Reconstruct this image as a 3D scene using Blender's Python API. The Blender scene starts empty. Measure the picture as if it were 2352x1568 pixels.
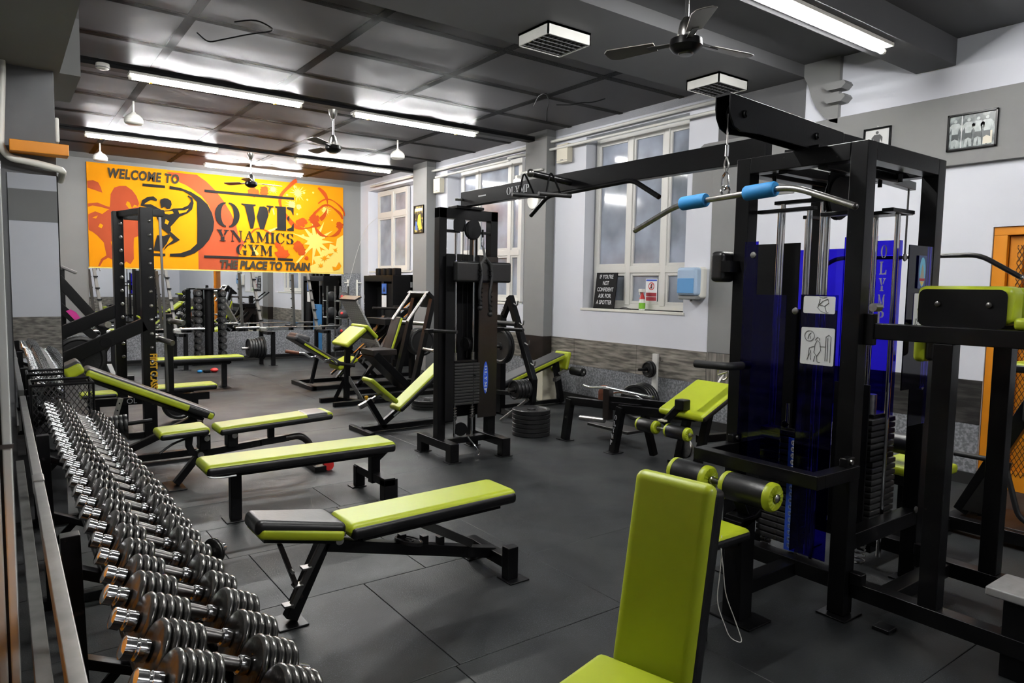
import bpy, bmesh, math, random
from mathutils import Vector as V, Matrix as M4, Euler
random.seed(7)
S = bpy.context.scene
COL = S.collection
PI = math.pi
# ------------------------------------------------------------------ camera, world, exposure
cam_d = bpy.data.cameras.new('camera'); cam = bpy.data.objects.new('camera', cam_d); COL.objects.link(cam)
FPX = 1596.975
cam_d.sensor_width = 36.0; cam_d.lens = 36.0 * FPX / 2352.0; cam_d.clip_start = 0.02; cam_d.clip_end = 100
_y, _p, _r = math.radians(36.3632), math.radians(4.50398), math.radians(0.943205)
_f = V((math.sin(_y)*math.cos(_p), math.cos(_y)*math.cos(_p), -math.sin(_p)))
_rt = V((math.cos(_y), -math.sin(_y), 0)); _up = _rt.cross(_f)
_r2 = _rt*math.cos(_r) + _up*math.sin(_r); _u2 = _up*math.cos(_r) - _rt*math.sin(_r)
cam.matrix_world = M4(((_r2.x, _u2.x, -_f.x, 0), (_r2.y, _u2.y, -_f.y, 0), (_r2.z, _u2.z, -_f.z, 1.6), (0, 0, 0, 1)))
S.camera = cam
wd = bpy.data.worlds.new('world'); S.world = wd; wd.use_nodes = True
wd.node_tree.nodes['Background'].inputs[0].default_value = (0.45, 0.52, 0.62, 1)
wd.node_tree.nodes['Background'].inputs[1].default_value = 0.25
S.view_settings.view_transform = 'Standard'; S.view_settings.look = 'None'
S.view_settings.gamma = 1; S.view_settings.use_curve_mapping = False
S.view_settings.exposure = 2.0
TUBE = 62.0          # emission of the fluorescent tubes

# ------------------------------------------------------------------ materials
def lin(r, g, b):
    f = lambda c: (c/255/12.92) if c/255 <= .04045 else ((c/255+.055)/1.055)**2.4
    return (f(r), f(g), f(b), 1)
MATS = {}
def mat(name, col=None, rough=.5, metal=0., bump=0., bscale=60., var=0., vscale=4., spec=.5, coat=0., emit=None, es=0., vcol=None, vthr=None, stretch=None, detail=4.):
    """principled material with optional noise colour variation and noise bump"""
    if name in MATS: return MATS[name]
    m = bpy.data.materials.new(name); m.use_nodes = True; MATS[name] = m
    nt = m.node_tree; b = nt.nodes['Principled BSDF']
    b.inputs['Base Color'].default_value = col; b.inputs['Roughness'].default_value = rough
    b.inputs['Metallic'].default_value = metal; b.inputs['Specular IOR Level'].default_value = spec
    b.inputs['Coat Weight'].default_value = coat
    if emit: b.inputs['Emission Color'].default_value = emit; b.inputs['Emission Strength'].default_value = es
    tc = None
    def coords(scale):
        nonlocal tc
        if tc is None: tc = nt.nodes.new('ShaderNodeTexCoord')
        n = nt.nodes.new('ShaderNodeTexNoise'); n.inputs['Scale'].default_value = scale; n.inputs['Detail'].default_value = detail
        if stretch:
            mp = nt.nodes.new('ShaderNodeMapping'); mp.inputs['Scale'].default_value = stretch
            nt.links.new(tc.outputs['Object'], mp.inputs[0]); nt.links.new(mp.outputs[0], n.inputs['Vector'])
        else: nt.links.new(tc.outputs['Object'], n.inputs['Vector'])
        return n
    if var or vcol:
        n = coords(vscale); r = nt.nodes.new('ShaderNodeValToRGB')
        lo, hi = vthr if vthr else (.3, .7)
        r.color_ramp.elements[0].position = lo; r.color_ramp.elements[1].position = hi
        if vcol: c0, c1 = col, vcol
        else: c0 = tuple(c*(1-var) for c in col[:3])+(1,); c1 = tuple(min(1, c*(1+var)) for c in col[:3])+(1,)
        r.color_ramp.elements[0].color = c0; r.color_ramp.elements[1].color = c1
        nt.links.new(n.outputs['Fac'], r.inputs[0]); nt.links.new(r.outputs[0], b.inputs['Base Color'])
    if bump:
        n = coords(bscale); bm_ = nt.nodes.new('ShaderNodeBump'); bm_.inputs['Strength'].default_value = bump
        bm_.inputs['Distance'].default_value = .01
        nt.links.new(n.outputs['Fac'], bm_.inputs['Height']); nt.links.new(bm_.outputs[0], b.inputs['Normal'])
    return m
BLACK = mat('black_paint', (.0045, .0045, .005, 1), .30, bump=.03, bscale=90, vcol=(.03, .03, .029, 1), vthr=(.70, .76), vscale=22, spec=.22)
BLACKF = mat('black_paint_far', (.0045, .0045, .005, 1), .3, spec=.22)
BLACKM = mat('black_matt', (.004, .004, .0045, 1), .55, spec=.15)
BROWNP = mat('worn_brown_paint', (.014, .010, .0085, 1), .35, var=.4, vscale=9)
LIME = mat('lime_vinyl', lin(170, 184, 34), .38, bump=.06, bscale=25, var=.06, vscale=3)
BVIN = mat('black_vinyl', (.006, .006, .0065, 1), .38, bump=.08, bscale=40)
GVIN = mat('grey_vinyl', (.05, .05, .052, 1), .33, bump=.06, bscale=30)
CHROME = mat('chrome', (.72, .72, .72, 1), .13, 1.)
STEEL = mat('steel', (.42, .41, .39, 1), .3, 1., var=.25, vscale=30)
DSTEEL = mat('dark_steel', (.16, .155, .15, 1), .32, 1.)
IRON = mat('cast_iron', (.011, .011, .0115, 1), .38, bump=.12, bscale=60)
DBIRON = mat('dumbbell_iron', (.11, .107, .102, 1), .25, .9, bump=.1, bscale=60, var=.35, vscale=12)
DBRIM = mat('dumbbell_rim', (.34, .33, .31, 1), .27, 1., var=.3, vscale=30)
RUBBER = mat('black_rubber', (.008, .008, .0085, 1), .55)
STACKM = mat('stack_iron', (.028, .028, .028, 1), .42, spec=.4)
WALLB = mat('pale_blue_wall', lin(216, 218, 225), .75, bump=.03, bscale=120, var=.012, vscale=2)
GREYW = mat('grey_wall', lin(128, 128, 127), .7, bump=.03, bscale=120, var=.02, vscale=2)
PIER = mat('pier_grey', lin(100, 101, 102), .7, bump=.05, bscale=120, var=.03, vscale=2)
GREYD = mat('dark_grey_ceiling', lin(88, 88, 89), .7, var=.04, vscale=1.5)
CEIL = mat('ceiling_board', lin(90, 87, 90), .75, var=.06, vscale=1, spec=.2)
BATTEN = mat('ceiling_batten', (.003, .003, .003, 1), .9, spec=0.)
WHITE = mat('white_plastic', lin(225, 223, 214), .4)
WHITEP = mat('white_paint', lin(214, 213, 207), .45)
CREAM = mat('cream_plastic', lin(212, 206, 186), .45)
ORANGE = mat('orange_paint', lin(226, 140, 14), .45, var=.05, vscale=3)
MGOLD = mat('mural_gold', lin(228, 146, 12), .85, spec=.15, var=.05, vscale=2.5)
MRUST = mat('mural_rust', lin(172, 76, 46), .85, spec=.15, var=.06, vscale=3)
MRED = mat('mural_red', lin(180, 72, 26), .85, spec=.15)
MCREAM = mat('mural_cream', lin(232, 208, 110), .85, spec=.15)
MBLACK = mat('mural_black', lin(38, 37, 37), .85, spec=.15)
MGREY = mat('mural_dark_grey', lin(62, 58, 50), .85, spec=.15)
GRAN = mat('speckled_panel', lin(96, 98, 101), .8, vcol=lin(140, 142, 146), vscale=45, vthr=(.42, .62), detail=6)
WOODP = mat('grey_wood_panel', lin(82, 78, 72), .45, vcol=lin(160, 154, 144), vscale=7, vthr=(.38, .72), stretch=(1, .55, 4.5), detail=8)
WOODD = mat('dark_wood_panel', lin(34, 33, 32), .4, vcol=lin(78, 76, 73), vscale=7, vthr=(.45, .78), stretch=(1, .55, 4.5), detail=8)
WOODV = mat('grey_wood_panel_upright', lin(96, 92, 86), .45, vcol=lin(150, 145, 136), vscale=7, vthr=(.38, .72), stretch=(1, 5, .5), detail=8)
BASEB = mat('black_baseboard', (.012, .012, .012, 1), .5)
PAPER = mat('white_sticker', lin(228, 229, 229), .4)
INK = mat('black_ink', lin(35, 35, 38), .5)
LETTER = mat('white_lettering', lin(205, 206, 208), .5)
BLUEG = mat('blue_foam', lin(40, 140, 205), .6)
BLUEP = mat('blue_plastic', lin(46, 84, 190), .4)
RED = mat('red_plastic', lin(190, 36, 34), .45)
GREEN = mat('green_label', lin(120, 185, 50), .45)
BROWN = mat('brown_leather', lin(110, 60, 36), .55, var=.3, vscale=20)
YEL = mat('yellow_plastic', lin(235, 180, 40), .4)
PINK = mat('pink_lettering', lin(200, 40, 140), .5)
GOLD = mat('gold_lettering', lin(235, 180, 30), .5)
FANM = mat('fan_metal', lin(120, 116, 110), .35, .6)
TUBEM = mat('lit_tube', (1, 1, 1, 1), .5, emit=(1, 1, 1, 1), es=TUBE)
MIRROR = mat('mirror', (.86, .88, .88, 1), .012, 1.)

def floor_mat():
    m = bpy.data.materials.new('rubber_floor'); m.use_nodes = True; nt = m.node_tree; b = nt.nodes['Principled BSDF']
    tc = nt.nodes.new('ShaderNodeTexCoord')
    def noise(s, d=3, dist=0):
        n = nt.nodes.new('ShaderNodeTexNoise'); n.inputs['Scale'].default_value = s; n.inputs['Detail'].default_value = d
        n.inputs['Distortion'].default_value = dist; nt.links.new(tc.outputs['Object'], n.inputs['Vector']); return n
    def ramp(n, p0, p1, c0, c1):
        r = nt.nodes.new('ShaderNodeValToRGB'); r.color_ramp.elements[0].position = p0; r.color_ramp.elements[1].position = p1
        r.color_ramp.elements[0].color = c0; r.color_ramp.elements[1].color = c1; nt.links.new(n.outputs['Fac'], r.inputs[0]); return r
    big = ramp(noise(1.3, 8, 1.2), .36, .66, lin(14, 17, 19), lin(41, 43, 43))
    spk = ramp(noise(260, 2), .60, .70, (0, 0, 0, 1), (1, 1, 1, 1))
    msk = ramp(noise(2.3, 3), .42, .60, (0, 0, 0, 1), (1, 1, 1, 1))
    mul = nt.nodes.new('ShaderNodeMath'); mul.operation = 'MULTIPLY'
    nt.links.new(spk.outputs[0], mul.inputs[0]); nt.links.new(msk.outputs[0], mul.inputs[1])
    mx = nt.nodes.new('ShaderNodeMixRGB'); mx.inputs[2].default_value = lin(84, 92, 100)
    nt.links.new(mul.outputs[0], mx.inputs[0]); nt.links.new(big.outputs[0], mx.inputs[1]); nt.links.new(mx.outputs[0], b.inputs['Base Color'])
    rr = ramp(noise(1.6, 4, .4), .3, .7, (.45, .45, .45, 1), (.65, .65, .65, 1)); nt.links.new(rr.outputs[0], b.inputs['Roughness'])
    bp = nt.nodes.new('ShaderNodeBump'); bp.inputs['Strength'].default_value = .12; bp.inputs['Distance'].default_value = .01
    nt.links.new(noise(140, 2).outputs['Fac'], bp.inputs['Height']); nt.links.new(bp.outputs[0], b.inputs['Normal'])
    return m
FLOOR = floor_mat()
def tint_glass(name, col, gloss=.08, rough=.05):
    m = bpy.data.materials.new(name); m.use_nodes = True; nt = m.node_tree; nt.nodes.remove(nt.nodes['Principled BSDF'])
    o = nt.nodes['Material Output']; t = nt.nodes.new('ShaderNodeBsdfTransparent'); t.inputs[0].default_value = col
    g = nt.nodes.new('ShaderNodeBsdfGlossy'); g.inputs['Roughness'].default_value = rough
    fr = nt.nodes.new('ShaderNodeFresnel'); fr.inputs[0].default_value = 1.49
    mx = nt.nodes.new('ShaderNodeMixShader'); nt.links.new(fr.outputs[0], mx.inputs[0])
    nt.links.new(t.outputs[0], mx.inputs[1]); nt.links.new(g.outputs[0], mx.inputs[2]); nt.links.new(mx.outputs[0], o.inputs[0])
    return m
BLUEA = tint_glass('blue_acrylic', (.155, .12, .80, 1))
DARKA = tint_glass('smoked_acrylic', (.10, .09, .09, 1))
CLEARA = tint_glass('clear_acrylic', (.86, .88, .9, 1))
def frosted():
    m = bpy.data.materials.new('frosted_glass'); m.use_nodes = True; nt = m.node_tree; b = nt.nodes['Principled BSDF']
    tc = nt.nodes.new('ShaderNodeTexCoord'); n = nt.nodes.new('ShaderNodeTexNoise'); n.inputs['Scale'].default_value = 2.2; n.inputs['Detail'].default_value = 3
    r = nt.nodes.new('ShaderNodeValToRGB'); r.color_ramp.elements[0].position = .3; r.color_ramp.elements[1].position = .7
    r.color_ramp.elements[0].color = lin(126, 132, 140); r.color_ramp.elements[1].color = lin(172, 180, 196)
    nt.links.new(tc.outputs['Object'], n.inputs['Vector']); nt.links.new(n.outputs['Fac'], r.inputs[0]); nt.links.new(r.outputs[0], b.inputs['Base Color'])
    b.inputs['Roughness'].default_value = .08
    w = nt.nodes.new('ShaderNodeTexNoise'); w.inputs['Scale'].default_value = 70; nt.links.new(tc.outputs['Object'], w.inputs['Vector'])
    bp = nt.nodes.new('ShaderNodeBump'); bp.inputs['Strength'].default_value = .05; bp.inputs['Distance'].default_value = .003
    nt.links.new(w.outputs['Fac'], bp.inputs['Height']); nt.links.new(bp.outputs[0], b.inputs['Normal'])
    return m
FROST = frosted()
def grid_mat(name, col, pitch_u, pitch_v, wire, diamond=True, metal=.7, rough=.35, axes=('X', 'Y')):
    """opaque wires with transparent holes, in object coordinates"""
    m = bpy.data.materials.new(name); m.use_nodes = True; nt = m.node_tree; b = nt.nodes['Principled BSDF']
    b.inputs['Base Color'].default_value = col; b.inputs['Metallic'].default_value = metal; b.inputs['Roughness'].default_value = rough
    tc = nt.nodes.new('ShaderNodeTexCoord'); sp = nt.nodes.new('ShaderNodeSeparateXYZ'); nt.links.new(tc.outputs['Object'], sp.inputs[0])
    def mth(op, a, bb=None, c=None):
        n = nt.nodes.new('ShaderNodeMath'); n.operation = op
        for i, q in enumerate((a, bb, c)):
            if q is None: continue
            if isinstance(q, (int, float)): n.inputs[i].default_value = q
            else: nt.links.new(q, n.inputs[i])
        return n.outputs[0]
    u = mth('DIVIDE', sp.outputs[axes[0]], pitch_u); v = mth('DIVIDE', sp.outputs[axes[1]], pitch_v)
    a1, a2 = (mth('ADD', u, v), mth('SUBTRACT', u, v)) if diamond else (u, v)
    d1 = mth('ABSOLUTE', mth('SUBTRACT', mth('FRACT', a1), .5)); d2 = mth('ABSOLUTE', mth('SUBTRACT', mth('FRACT', a2), .5))
    hole = mth('LESS_THAN', mth('MAXIMUM', d1, d2), .5-wire)
    alpha = mth('SUBTRACT', 1.0, hole); nt.links.new(alpha, b.inputs['Alpha'])
    return m
CMESH = grid_mat('expanded_metal_mesh', (.02, .02, .021, 1), .02, .011, .06, metal=.12, rough=.4)
DMESH = grid_mat('door_mesh', lin(70, 42, 12), .034, .062, .09, metal=.2, rough=.5, axes=('Y', 'Z'))
BMESHM = grid_mat('basket_mesh', (.012, .012, .012, 1), .03, .045, .10, metal=0, rough=.5, axes=('X', 'Z'))
BMESHS = grid_mat('basket_mesh_side', (.012, .012, .012, 1), .03, .045, .10, metal=0, rough=.5, axes=('Y', 'Z'))
def checker_mat():
    m = bpy.data.materials.new('checker_plate'); m.use_nodes = True; nt = m.node_tree; b = nt.nodes['Principled BSDF']
    b.inputs['Metallic'].default_value = .25; b.inputs['Roughness'].default_value = .45
    tc = nt.nodes.new('ShaderNodeTexCoord'); br = nt.nodes.new('ShaderNodeTexBrick'); br.inputs['Scale'].default_value = 7
    br.inputs['Mortar Size'].default_value = .12; sx = nt.nodes.new('ShaderNodeSeparateXYZ'); cb = nt.nodes.new('ShaderNodeCombineXYZ'); nt.links.new(tc.outputs['Object'], sx.inputs[0]); nt.links.new(sx.outputs['Y'], cb.inputs[0]); nt.links.new(sx.outputs['Z'], cb.inputs[1]); nt.links.new(cb.outputs[0], br.inputs['Vector'])
    br.inputs['Color1'].default_value = (1, 1, 1, 1); br.inputs['Color2'].default_value = (1, 1, 1, 1); br.inputs['Mortar'].default_value = (0, 0, 0, 1)
    mx = nt.nodes.new('ShaderNodeMixRGB'); mx.inputs[1].default_value = (.07, .068, .066, 1); mx.inputs[2].default_value = (.34, .33, .32, 1)
    nt.links.new(br.outputs['Fac'], mx.inputs[0]); mx.inputs[1].default_value, mx.inputs[2].default_value = (.72, .71, .69, 1), (.26, .255, .25, 1)
    nt.links.new(mx.outputs[0], b.inputs['Base Color'])
    return m
CHECK = checker_mat()

# ------------------------------------------------------------------ mesh helpers
class MB:
    def __init__(s, M=None): s.v = []; s.f = []; s.M = M
    def _add(s, vs, fs):
        o = len(s.v)
        if s.M: vs = [tuple(s.M @ V(p)) for p in vs]
        s.v += [tuple(p) for p in vs]; s.f += [tuple(o+i for i in q) for q in fs]; return s
    def box(s, x0, y0, z0, x1, y1, z1):
        x0, x1 = min(x0, x1), max(x0, x1); y0, y1 = min(y0, y1), max(y0, y1); z0, z1 = min(z0, z1), max(z0, z1)
        return s._add([(x0,y0,z0),(x1,y0,z0),(x1,y1,z0),(x0,y1,z0),(x0,y0,z1),(x1,y0,z1),(x1,y1,z1),(x0,y1,z1)],
            [(0,3,2,1),(4,5,6,7),(0,1,5,4),(1,2,6,5),(2,3,7,6),(3,0,4,7)])
    def cbox(s, c, d): return s.box(c[0]-d[0]/2, c[1]-d[1]/2, c[2]-d[2]/2, c[0]+d[0]/2, c[1]+d[1]/2, c[2]+d[2]/2)
    def beam(s, p, q, w, h, side=None):
        """bar from p to q: w across, h in the upward sense; side = sideways direction"""
        p, q = V(p), V(q); d = (q-p).normalized()
        if side is None:
            up = V((0, 0, 1)) if abs(d.z) < .95 else V((0, 1, 0))
            sd = d.cross(up).normalized()
        else: sd = V(side); sd = (sd - d*sd.dot(d)).normalized()
        u = sd.cross(d).normalized()
        vs = [tuple(e + sd*(a*w/2) + u*(b*h/2)) for e in (p, q) for a, b in ((-1,-1),(1,-1),(1,1),(-1,1))]
        return s._add(vs, [(0,1,2,3),(7,6,5,4),(0,4,5,1),(1,5,6,2),(2,6,7,3),(3,7,4,0)])
    def lathe(s, p, d, prof, n=16):
        """profile of (t along d, radius) revolved about the axis p + t d"""
        p, d = V(p), V(d).normalized(); a = d.orthogonal().normalized(); b = d.cross(a); vs = []; fs = []
        for t, r in prof:
            for k in range(n):
                w = 2*PI*k/n; vs.append(tuple(p + d*t + a*(math.cos(w)*r) + b*(math.sin(w)*r)))
        for i in range(len(prof)-1):
            for k in range(n): fs.append((i*n+k, i*n+(k+1) % n, (i+1)*n+(k+1) % n, (i+1)*n+k))
        if prof[0][1] > 1e-5: fs.append(tuple(range(n-1, -1, -1)))
        if prof[-1][1] > 1e-5: fs.append(tuple((len(prof)-1)*n+k for k in range(n)))
        return s._add(vs, fs)
    def cyl(s, p, q, r, n=14, r2=None):
        L = (V(q)-V(p)).length
        return s.lathe(p, V(q)-V(p), [(0, r), (L, r if r2 is None else r2)], n)
    def ball(s, c, r, n=12, sz=1.):
        k = n//2+1
        return s.lathe((c[0], c[1], c[2]-r*sz), (0,0,1), [(r*sz*(1-math.cos(PI*i/k)), max(r*math.sin(PI*i/k), 1e-6)) for i in range(k+1)], n)
    def tube(s, pts, r, n=8, rn=None):
        pts = [V(q) for q in pts]; m = len(pts); vs = []; fs = []; a = None
        for i, q in enumerate(pts):
            d = (pts[min(i+1, m-1)] - pts[max(i-1, 0)]).normalized()
            a = d.orthogonal().normalized() if a is None else (a - d*a.dot(d)).normalized()
            b = d.cross(a)
            for k in range(n):
                w = 2*PI*k/n; vs.append(tuple(q + a*(math.cos(w)*r) + b*(math.sin(w)*r)))
        for i in range(m-1):
            for k in range(n): fs.append((i*n+k, i*n+(k+1) % n, (i+1)*n+(k+1) % n, (i+1)*n+k))
        fs.append(tuple(range(n-1, -1, -1))); fs.append(tuple((m-1)*n+k for k in range(n)))
        return s._add(vs, fs)
    def prism(s, poly, o, ex, ey, t):
        """polygon in the plane (o, ex, ey), extruded by t along ex x ey"""
        o, ex, ey = V(o), V(ex), V(ey); nz = ex.cross(ey).normalized(); k = len(poly)
        if sum(poly[i][0]*poly[(i+1) % k][1]-poly[(i+1) % k][0]*poly[i][1] for i in range(k)) < 0: poly = poly[::-1]
        b = [o+ex*x+ey*y for x, y in poly]
        vs = [tuple(q) for q in b]+[tuple(q+nz*t) for q in b]
        return s._add(vs, [tuple(range(k-1, -1, -1)), tuple(range(k, 2*k))]+[(i, (i+1) % k, k+(i+1) % k, k+i) for i in range(k)])
    def flat(s, poly, o, ex, ey):
        o, ex, ey = V(o), V(ex), V(ey); k = len(poly)
        if sum(poly[i][0]*poly[(i+1) % k][1]-poly[(i+1) % k][0]*poly[i][1] for i in range(k)) < 0: poly = poly[::-1]
        return s._add([tuple(o+ex*x+ey*y) for x, y in poly], [tuple(range(k))])
def arc(pts, rad=.05, seg=4):
    """round the corners of a polyline"""
    pts = [V(q) for q in pts]; out = [pts[0]]
    for i in range(1, len(pts)-1):
        a, b, c = pts[i-1], pts[i], pts[i+1]; r = min(rad, (a-b).length*.45, (c-b).length*.45)
        p0 = b+(a-b).normalized()*r; p1 = b+(c-b).normalized()*r
        for k in range(seg+1):
            t = k/seg; out.append(p0*(1-t)**2 + b*2*t*(1-t) + p1*t*t)
    out.append(pts[-1]); return out
def circ(cx, cy, r, n=20, ry=None): return [(cx+r*math.cos(2*PI*k/n), cy+(ry or r)*math.sin(2*PI*k/n)) for k in range(n)]
def rrect(w, h, r, n=4, cx=0, cy=0):
    out = []
    for sx, sy, a0 in ((1,1,0),(-1,1,90),(-1,-1,180),(1,-1,270)):
        for k in range(n+1):
            a = math.radians(a0+90*k/n); out.append((cx+sx*(w/2-r)+r*math.cos(a), cy+sy*(h/2-r)+r*math.sin(a)))
    return out
def obj(name, mb, m, parent=None, bev=0, smooth=None, seg=2, label=None):
    me = bpy.data.meshes.new(name); me.from_pydata(mb.v, [], mb.f); me.update()
    if parent is not None:
        ch = parent; Mx = M4.Identity(4)
        while ch is not None:
            Mx = ch.matrix_basis @ Mx; ch = ch.parent
        if Mx != M4.Identity(4): me.transform(Mx.inverted())
    me.materials.append(m); o = bpy.data.objects.new(name, me); COL.objects.link(o)
    if parent is not None: o.parent = parent
    if smooth is None: smooth = bool(bev)
    if smooth: me.polygons.foreach_set('use_smooth', [True]*len(me.polygons))
    if bev:
        bv = o.modifiers.new('bevel', 'BEVEL'); bv.width = bev; bv.segments = seg; bv.limit_method = 'ANGLE'; bv.angle_limit = math.radians(40)
        wn = o.modifiers.new('wn', 'WEIGHTED_NORMAL'); wn.keep_sharp = True
    elif smooth: me.set_sharp_from_angle(angle=math.radians(42))
    if label: o['label'] = label
    return o
def tag(o, label, cat, group=None):
    o['label'] = label; o['category'] = cat
    if group: o['group'] = group
    return o
def struct(name, mb, m, label=None, bev=0, cat=None):
    o = obj(name, mb, m, None, bev); o['kind'] = 'structure'; o['label'] = label or name; o['category'] = cat or name.split('_')[0]; return o
def thing(name, label, cat, loc=(0, 0, 0), rz=0, group=None):
    o = bpy.data.objects.new(name, None); COL.objects.link(o); o.location = loc; o.rotation_euler = (0, 0, rz); o.empty_display_size = .1
    o.matrix_basis = M4.LocRotScale(V(loc), Euler((0, 0, rz)), V((1, 1, 1)))
    return tag(o, label, cat, group)
def dup(root, loc, rz=0, label=None, group=None, parent=None):
    r = root.copy(); COL.objects.link(r); r.matrix_basis = M4.LocRotScale(V(loc), Euler((0, 0, rz)), V((1, 1, 1)))
    if parent: r.parent = parent
    if label: r['label'] = label
    if group: r['group'] = group
    for ch in list(root.children):
        c = ch.copy(); COL.objects.link(c); c.parent = r
        for g in list(ch.children):
            d = g.copy(); COL.objects.link(d); d.parent = c
    return r
def share(o, n, loc):
    """copy of a part o moved by loc (parent space)"""
    c = o.copy(); COL.objects.link(c); c.location = V(o.location)+V(loc); return c
def text(name, s, m, parent, o, ex, ey, h, w=None, bold=.0, shear=0., t=.0008, center=False, space=1., label=None):
    """flat lettering: origin o at the left of the baseline, ex along the line, ey up, cap height h, total width w"""
    cu = bpy.data.curves.new(name, 'FONT'); cu.body = s; cu.size = 1; cu.offset = bold; cu.shear = shear; cu.extrude = 0; cu.space_character = space
    cu.resolution_u = 3
    to = bpy.data.objects.new(name, cu); COL.objects.link(to); bpy.context.view_layer.update()
    me = bpy.data.meshes.new_from_object(to.evaluated_get(bpy.context.evaluated_depsgraph_get())); bpy.data.objects.remove(to); bpy.data.curves.remove(cu)
    xs = [q.co.x for q in me.vertices]; ys = [q.co.y for q in me.vertices]
    x0, x1 = min(xs), max(xs); y0, y1 = min(ys), max(ys); sy = h/(y1-y0); sx = (w/(x1-x0)) if w else sy
    o, ex, ey = V(o), V(ex).normalized(), V(ey).normalized(); W = (x1-x0)*sx; nz = ex.cross(ey)
    mb = MB()
    mb.v = [tuple(o + ex*((q.co.x-x0)*sx-(W/2 if center else 0)) + ey*((q.co.y-y0)*sy) + nz*t) for q in me.vertices]
    mb.f = [tuple(p.vertices) for p in me.polygons]; bpy.data.meshes.remove(me)
    return obj(name, mb, m, parent, label=label)
# ---- upholstered pad: soft shell on top, contrasting band round the sides.  Mx: centre of the underside, x = length, y = width, z = up
def pad(name, parent, Mx, L, W, T, top=None, side=None, r=.022, crown=0., lab=None):
    top = top or LIME; side = side or BVIN
    p = obj(name, MB(Mx).cbox((0, 0, T*.44), (L-.02, W, T*.72)), side, parent, bev=r*.7, seg=3)
    obj('pad_cover', MB(Mx).cbox((0, 0, T*.55), (L, W-.010, T*.9)), top, p, bev=r*1.3, seg=4)
    return p
def frame_mx(o, x, z):
    x = V(x).normalized(); z = V(z); z = (z - x*z.dot(x)).normalized(); y = z.cross(x)
    return M4(((x.x, y.x, z.x, o[0]), (x.y, y.y, z.y, o[1]), (x.z, y.z, z.z, o[2]), (0, 0, 0, 1)))
def roller(parent, p, q, r, body=None, cap=None, caps=(1, 1), bolt=True):
    """foam roller between p and q with gathered end covers"""
    body = body or BVIN; cap = cap or LIME; p, q = V(p), V(q); L = (q-p).length; d = (q-p)/L; e = r*.55
    o = obj('roller_pad', MB().lathe(p, d, [(e*.8, r*.97), (e, r), (L-e, r), (L-e*.8, r*.97)], 24), body, parent, smooth=True)
    for k, (pt, dd) in enumerate(((p, -d), (q, d))):
        if not caps[k]: continue
        mb = MB().lathe(pt-dd*e, dd, [(0, r*1.01), (e*.6, r*1.0), (e*.9, r*.86), (e*1.02, r*.6), (e*.9, r*.34), (e*.8, 0.001)], 32)
        for ring, am_ in ((2, .05), (3, .16), (4, .14)):
            for q in range(32):
                i = ring*32+q; mb.v[i] = tuple(V(mb.v[i])-dd*(e*am_*(q % 2)))
        obj('roller_cap', mb, cap, o, smooth=True)
        if bolt: obj('end_bolt', MB().lathe(pt+dd*(-.002), dd, [(0, r*.3), (.006, r*.3), (.012, r*.2), (.014, .001)], 14), STEEL, o, smooth=True)
    return o
def plate_mb(p, d, r, t, hub=.03, n=28):
    """weight plate: rim, recessed web, hub; axis d, starting at p"""
    return MB().lathe(p, d, [(t*.25, .016), (t*.25, hub), (.0, hub), (0, hub*1.25), (t*.3, hub*1.35), (t*.3, r*.80), (0, r*.86), (0, r*.97), (t*.12, r), (t*.88, r), (t, r*.97), (t, r*.86), (t*.7, r*.80), (t*.7, hub*1.35), (t, hub*1.25), (t, hub), (t*.75, .016)], n)
# ================================================================== ROOM
XW, YB = 6.56, 14.70            # face of the window wall, face of the mural wall
YF = -5.0                       # wall behind the camera
fl = struct('floor', MB().box(-1.6, YF, -.12, 7.2, YB+.2, -.012), RUBBER, 'dark rubber gym floor')
def mat_piece(x0, x1, y0, y1, dz=0):
    g = .0015; mb = MB().box(x0+g, y0+g, -.011, x1-g, y1-g, dz)
    return obj('rubber_mat', mb, FLOOR, fl, bev=.003, seg=1)
for y0, y1, br in ((YF, .9, (-1.5, -.3, .5, 1.5, 2.5)), (.9, 1.4, (-.3, .5, 1.5, 2.5)), (1.4, 2.4, (-.3, .5, 1.5, 2.5)), (2.4, 3.37, (-.3, .5, 1.52, 2.5)), (3.37, 4.12, (-.3, .5, 1.13, 1.9, 2.5)),
                   (4.12, 4.68, (-.3, .5, 1.02, 1.9, 2.5)), (4.68, 5.24, (-.3, .5, .95, 1.93, 2.5)), (5.24, 7.3, (-.3, 3.3, 7.1)), (7.3, 9.3, (-.3, 7.1)),
                   (9.3, 11.1, (-.3, 3.48, 7.1)), (11.1, 12.5, (-.3, 3.48, 7.1)), (12.5, YB, (-.3, 7.1)), (YF, 1.2, (2.5, 4.5, 7.1)), (1.2, 3.2, (2.5, 7.1)), (3.2, 5.24, (2.5, 7.1))):
    for a, b in zip(br, br[1:]): mat_piece(a, b, y0, y1, random.choice((0, 0, -.001, .0006)))
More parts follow.
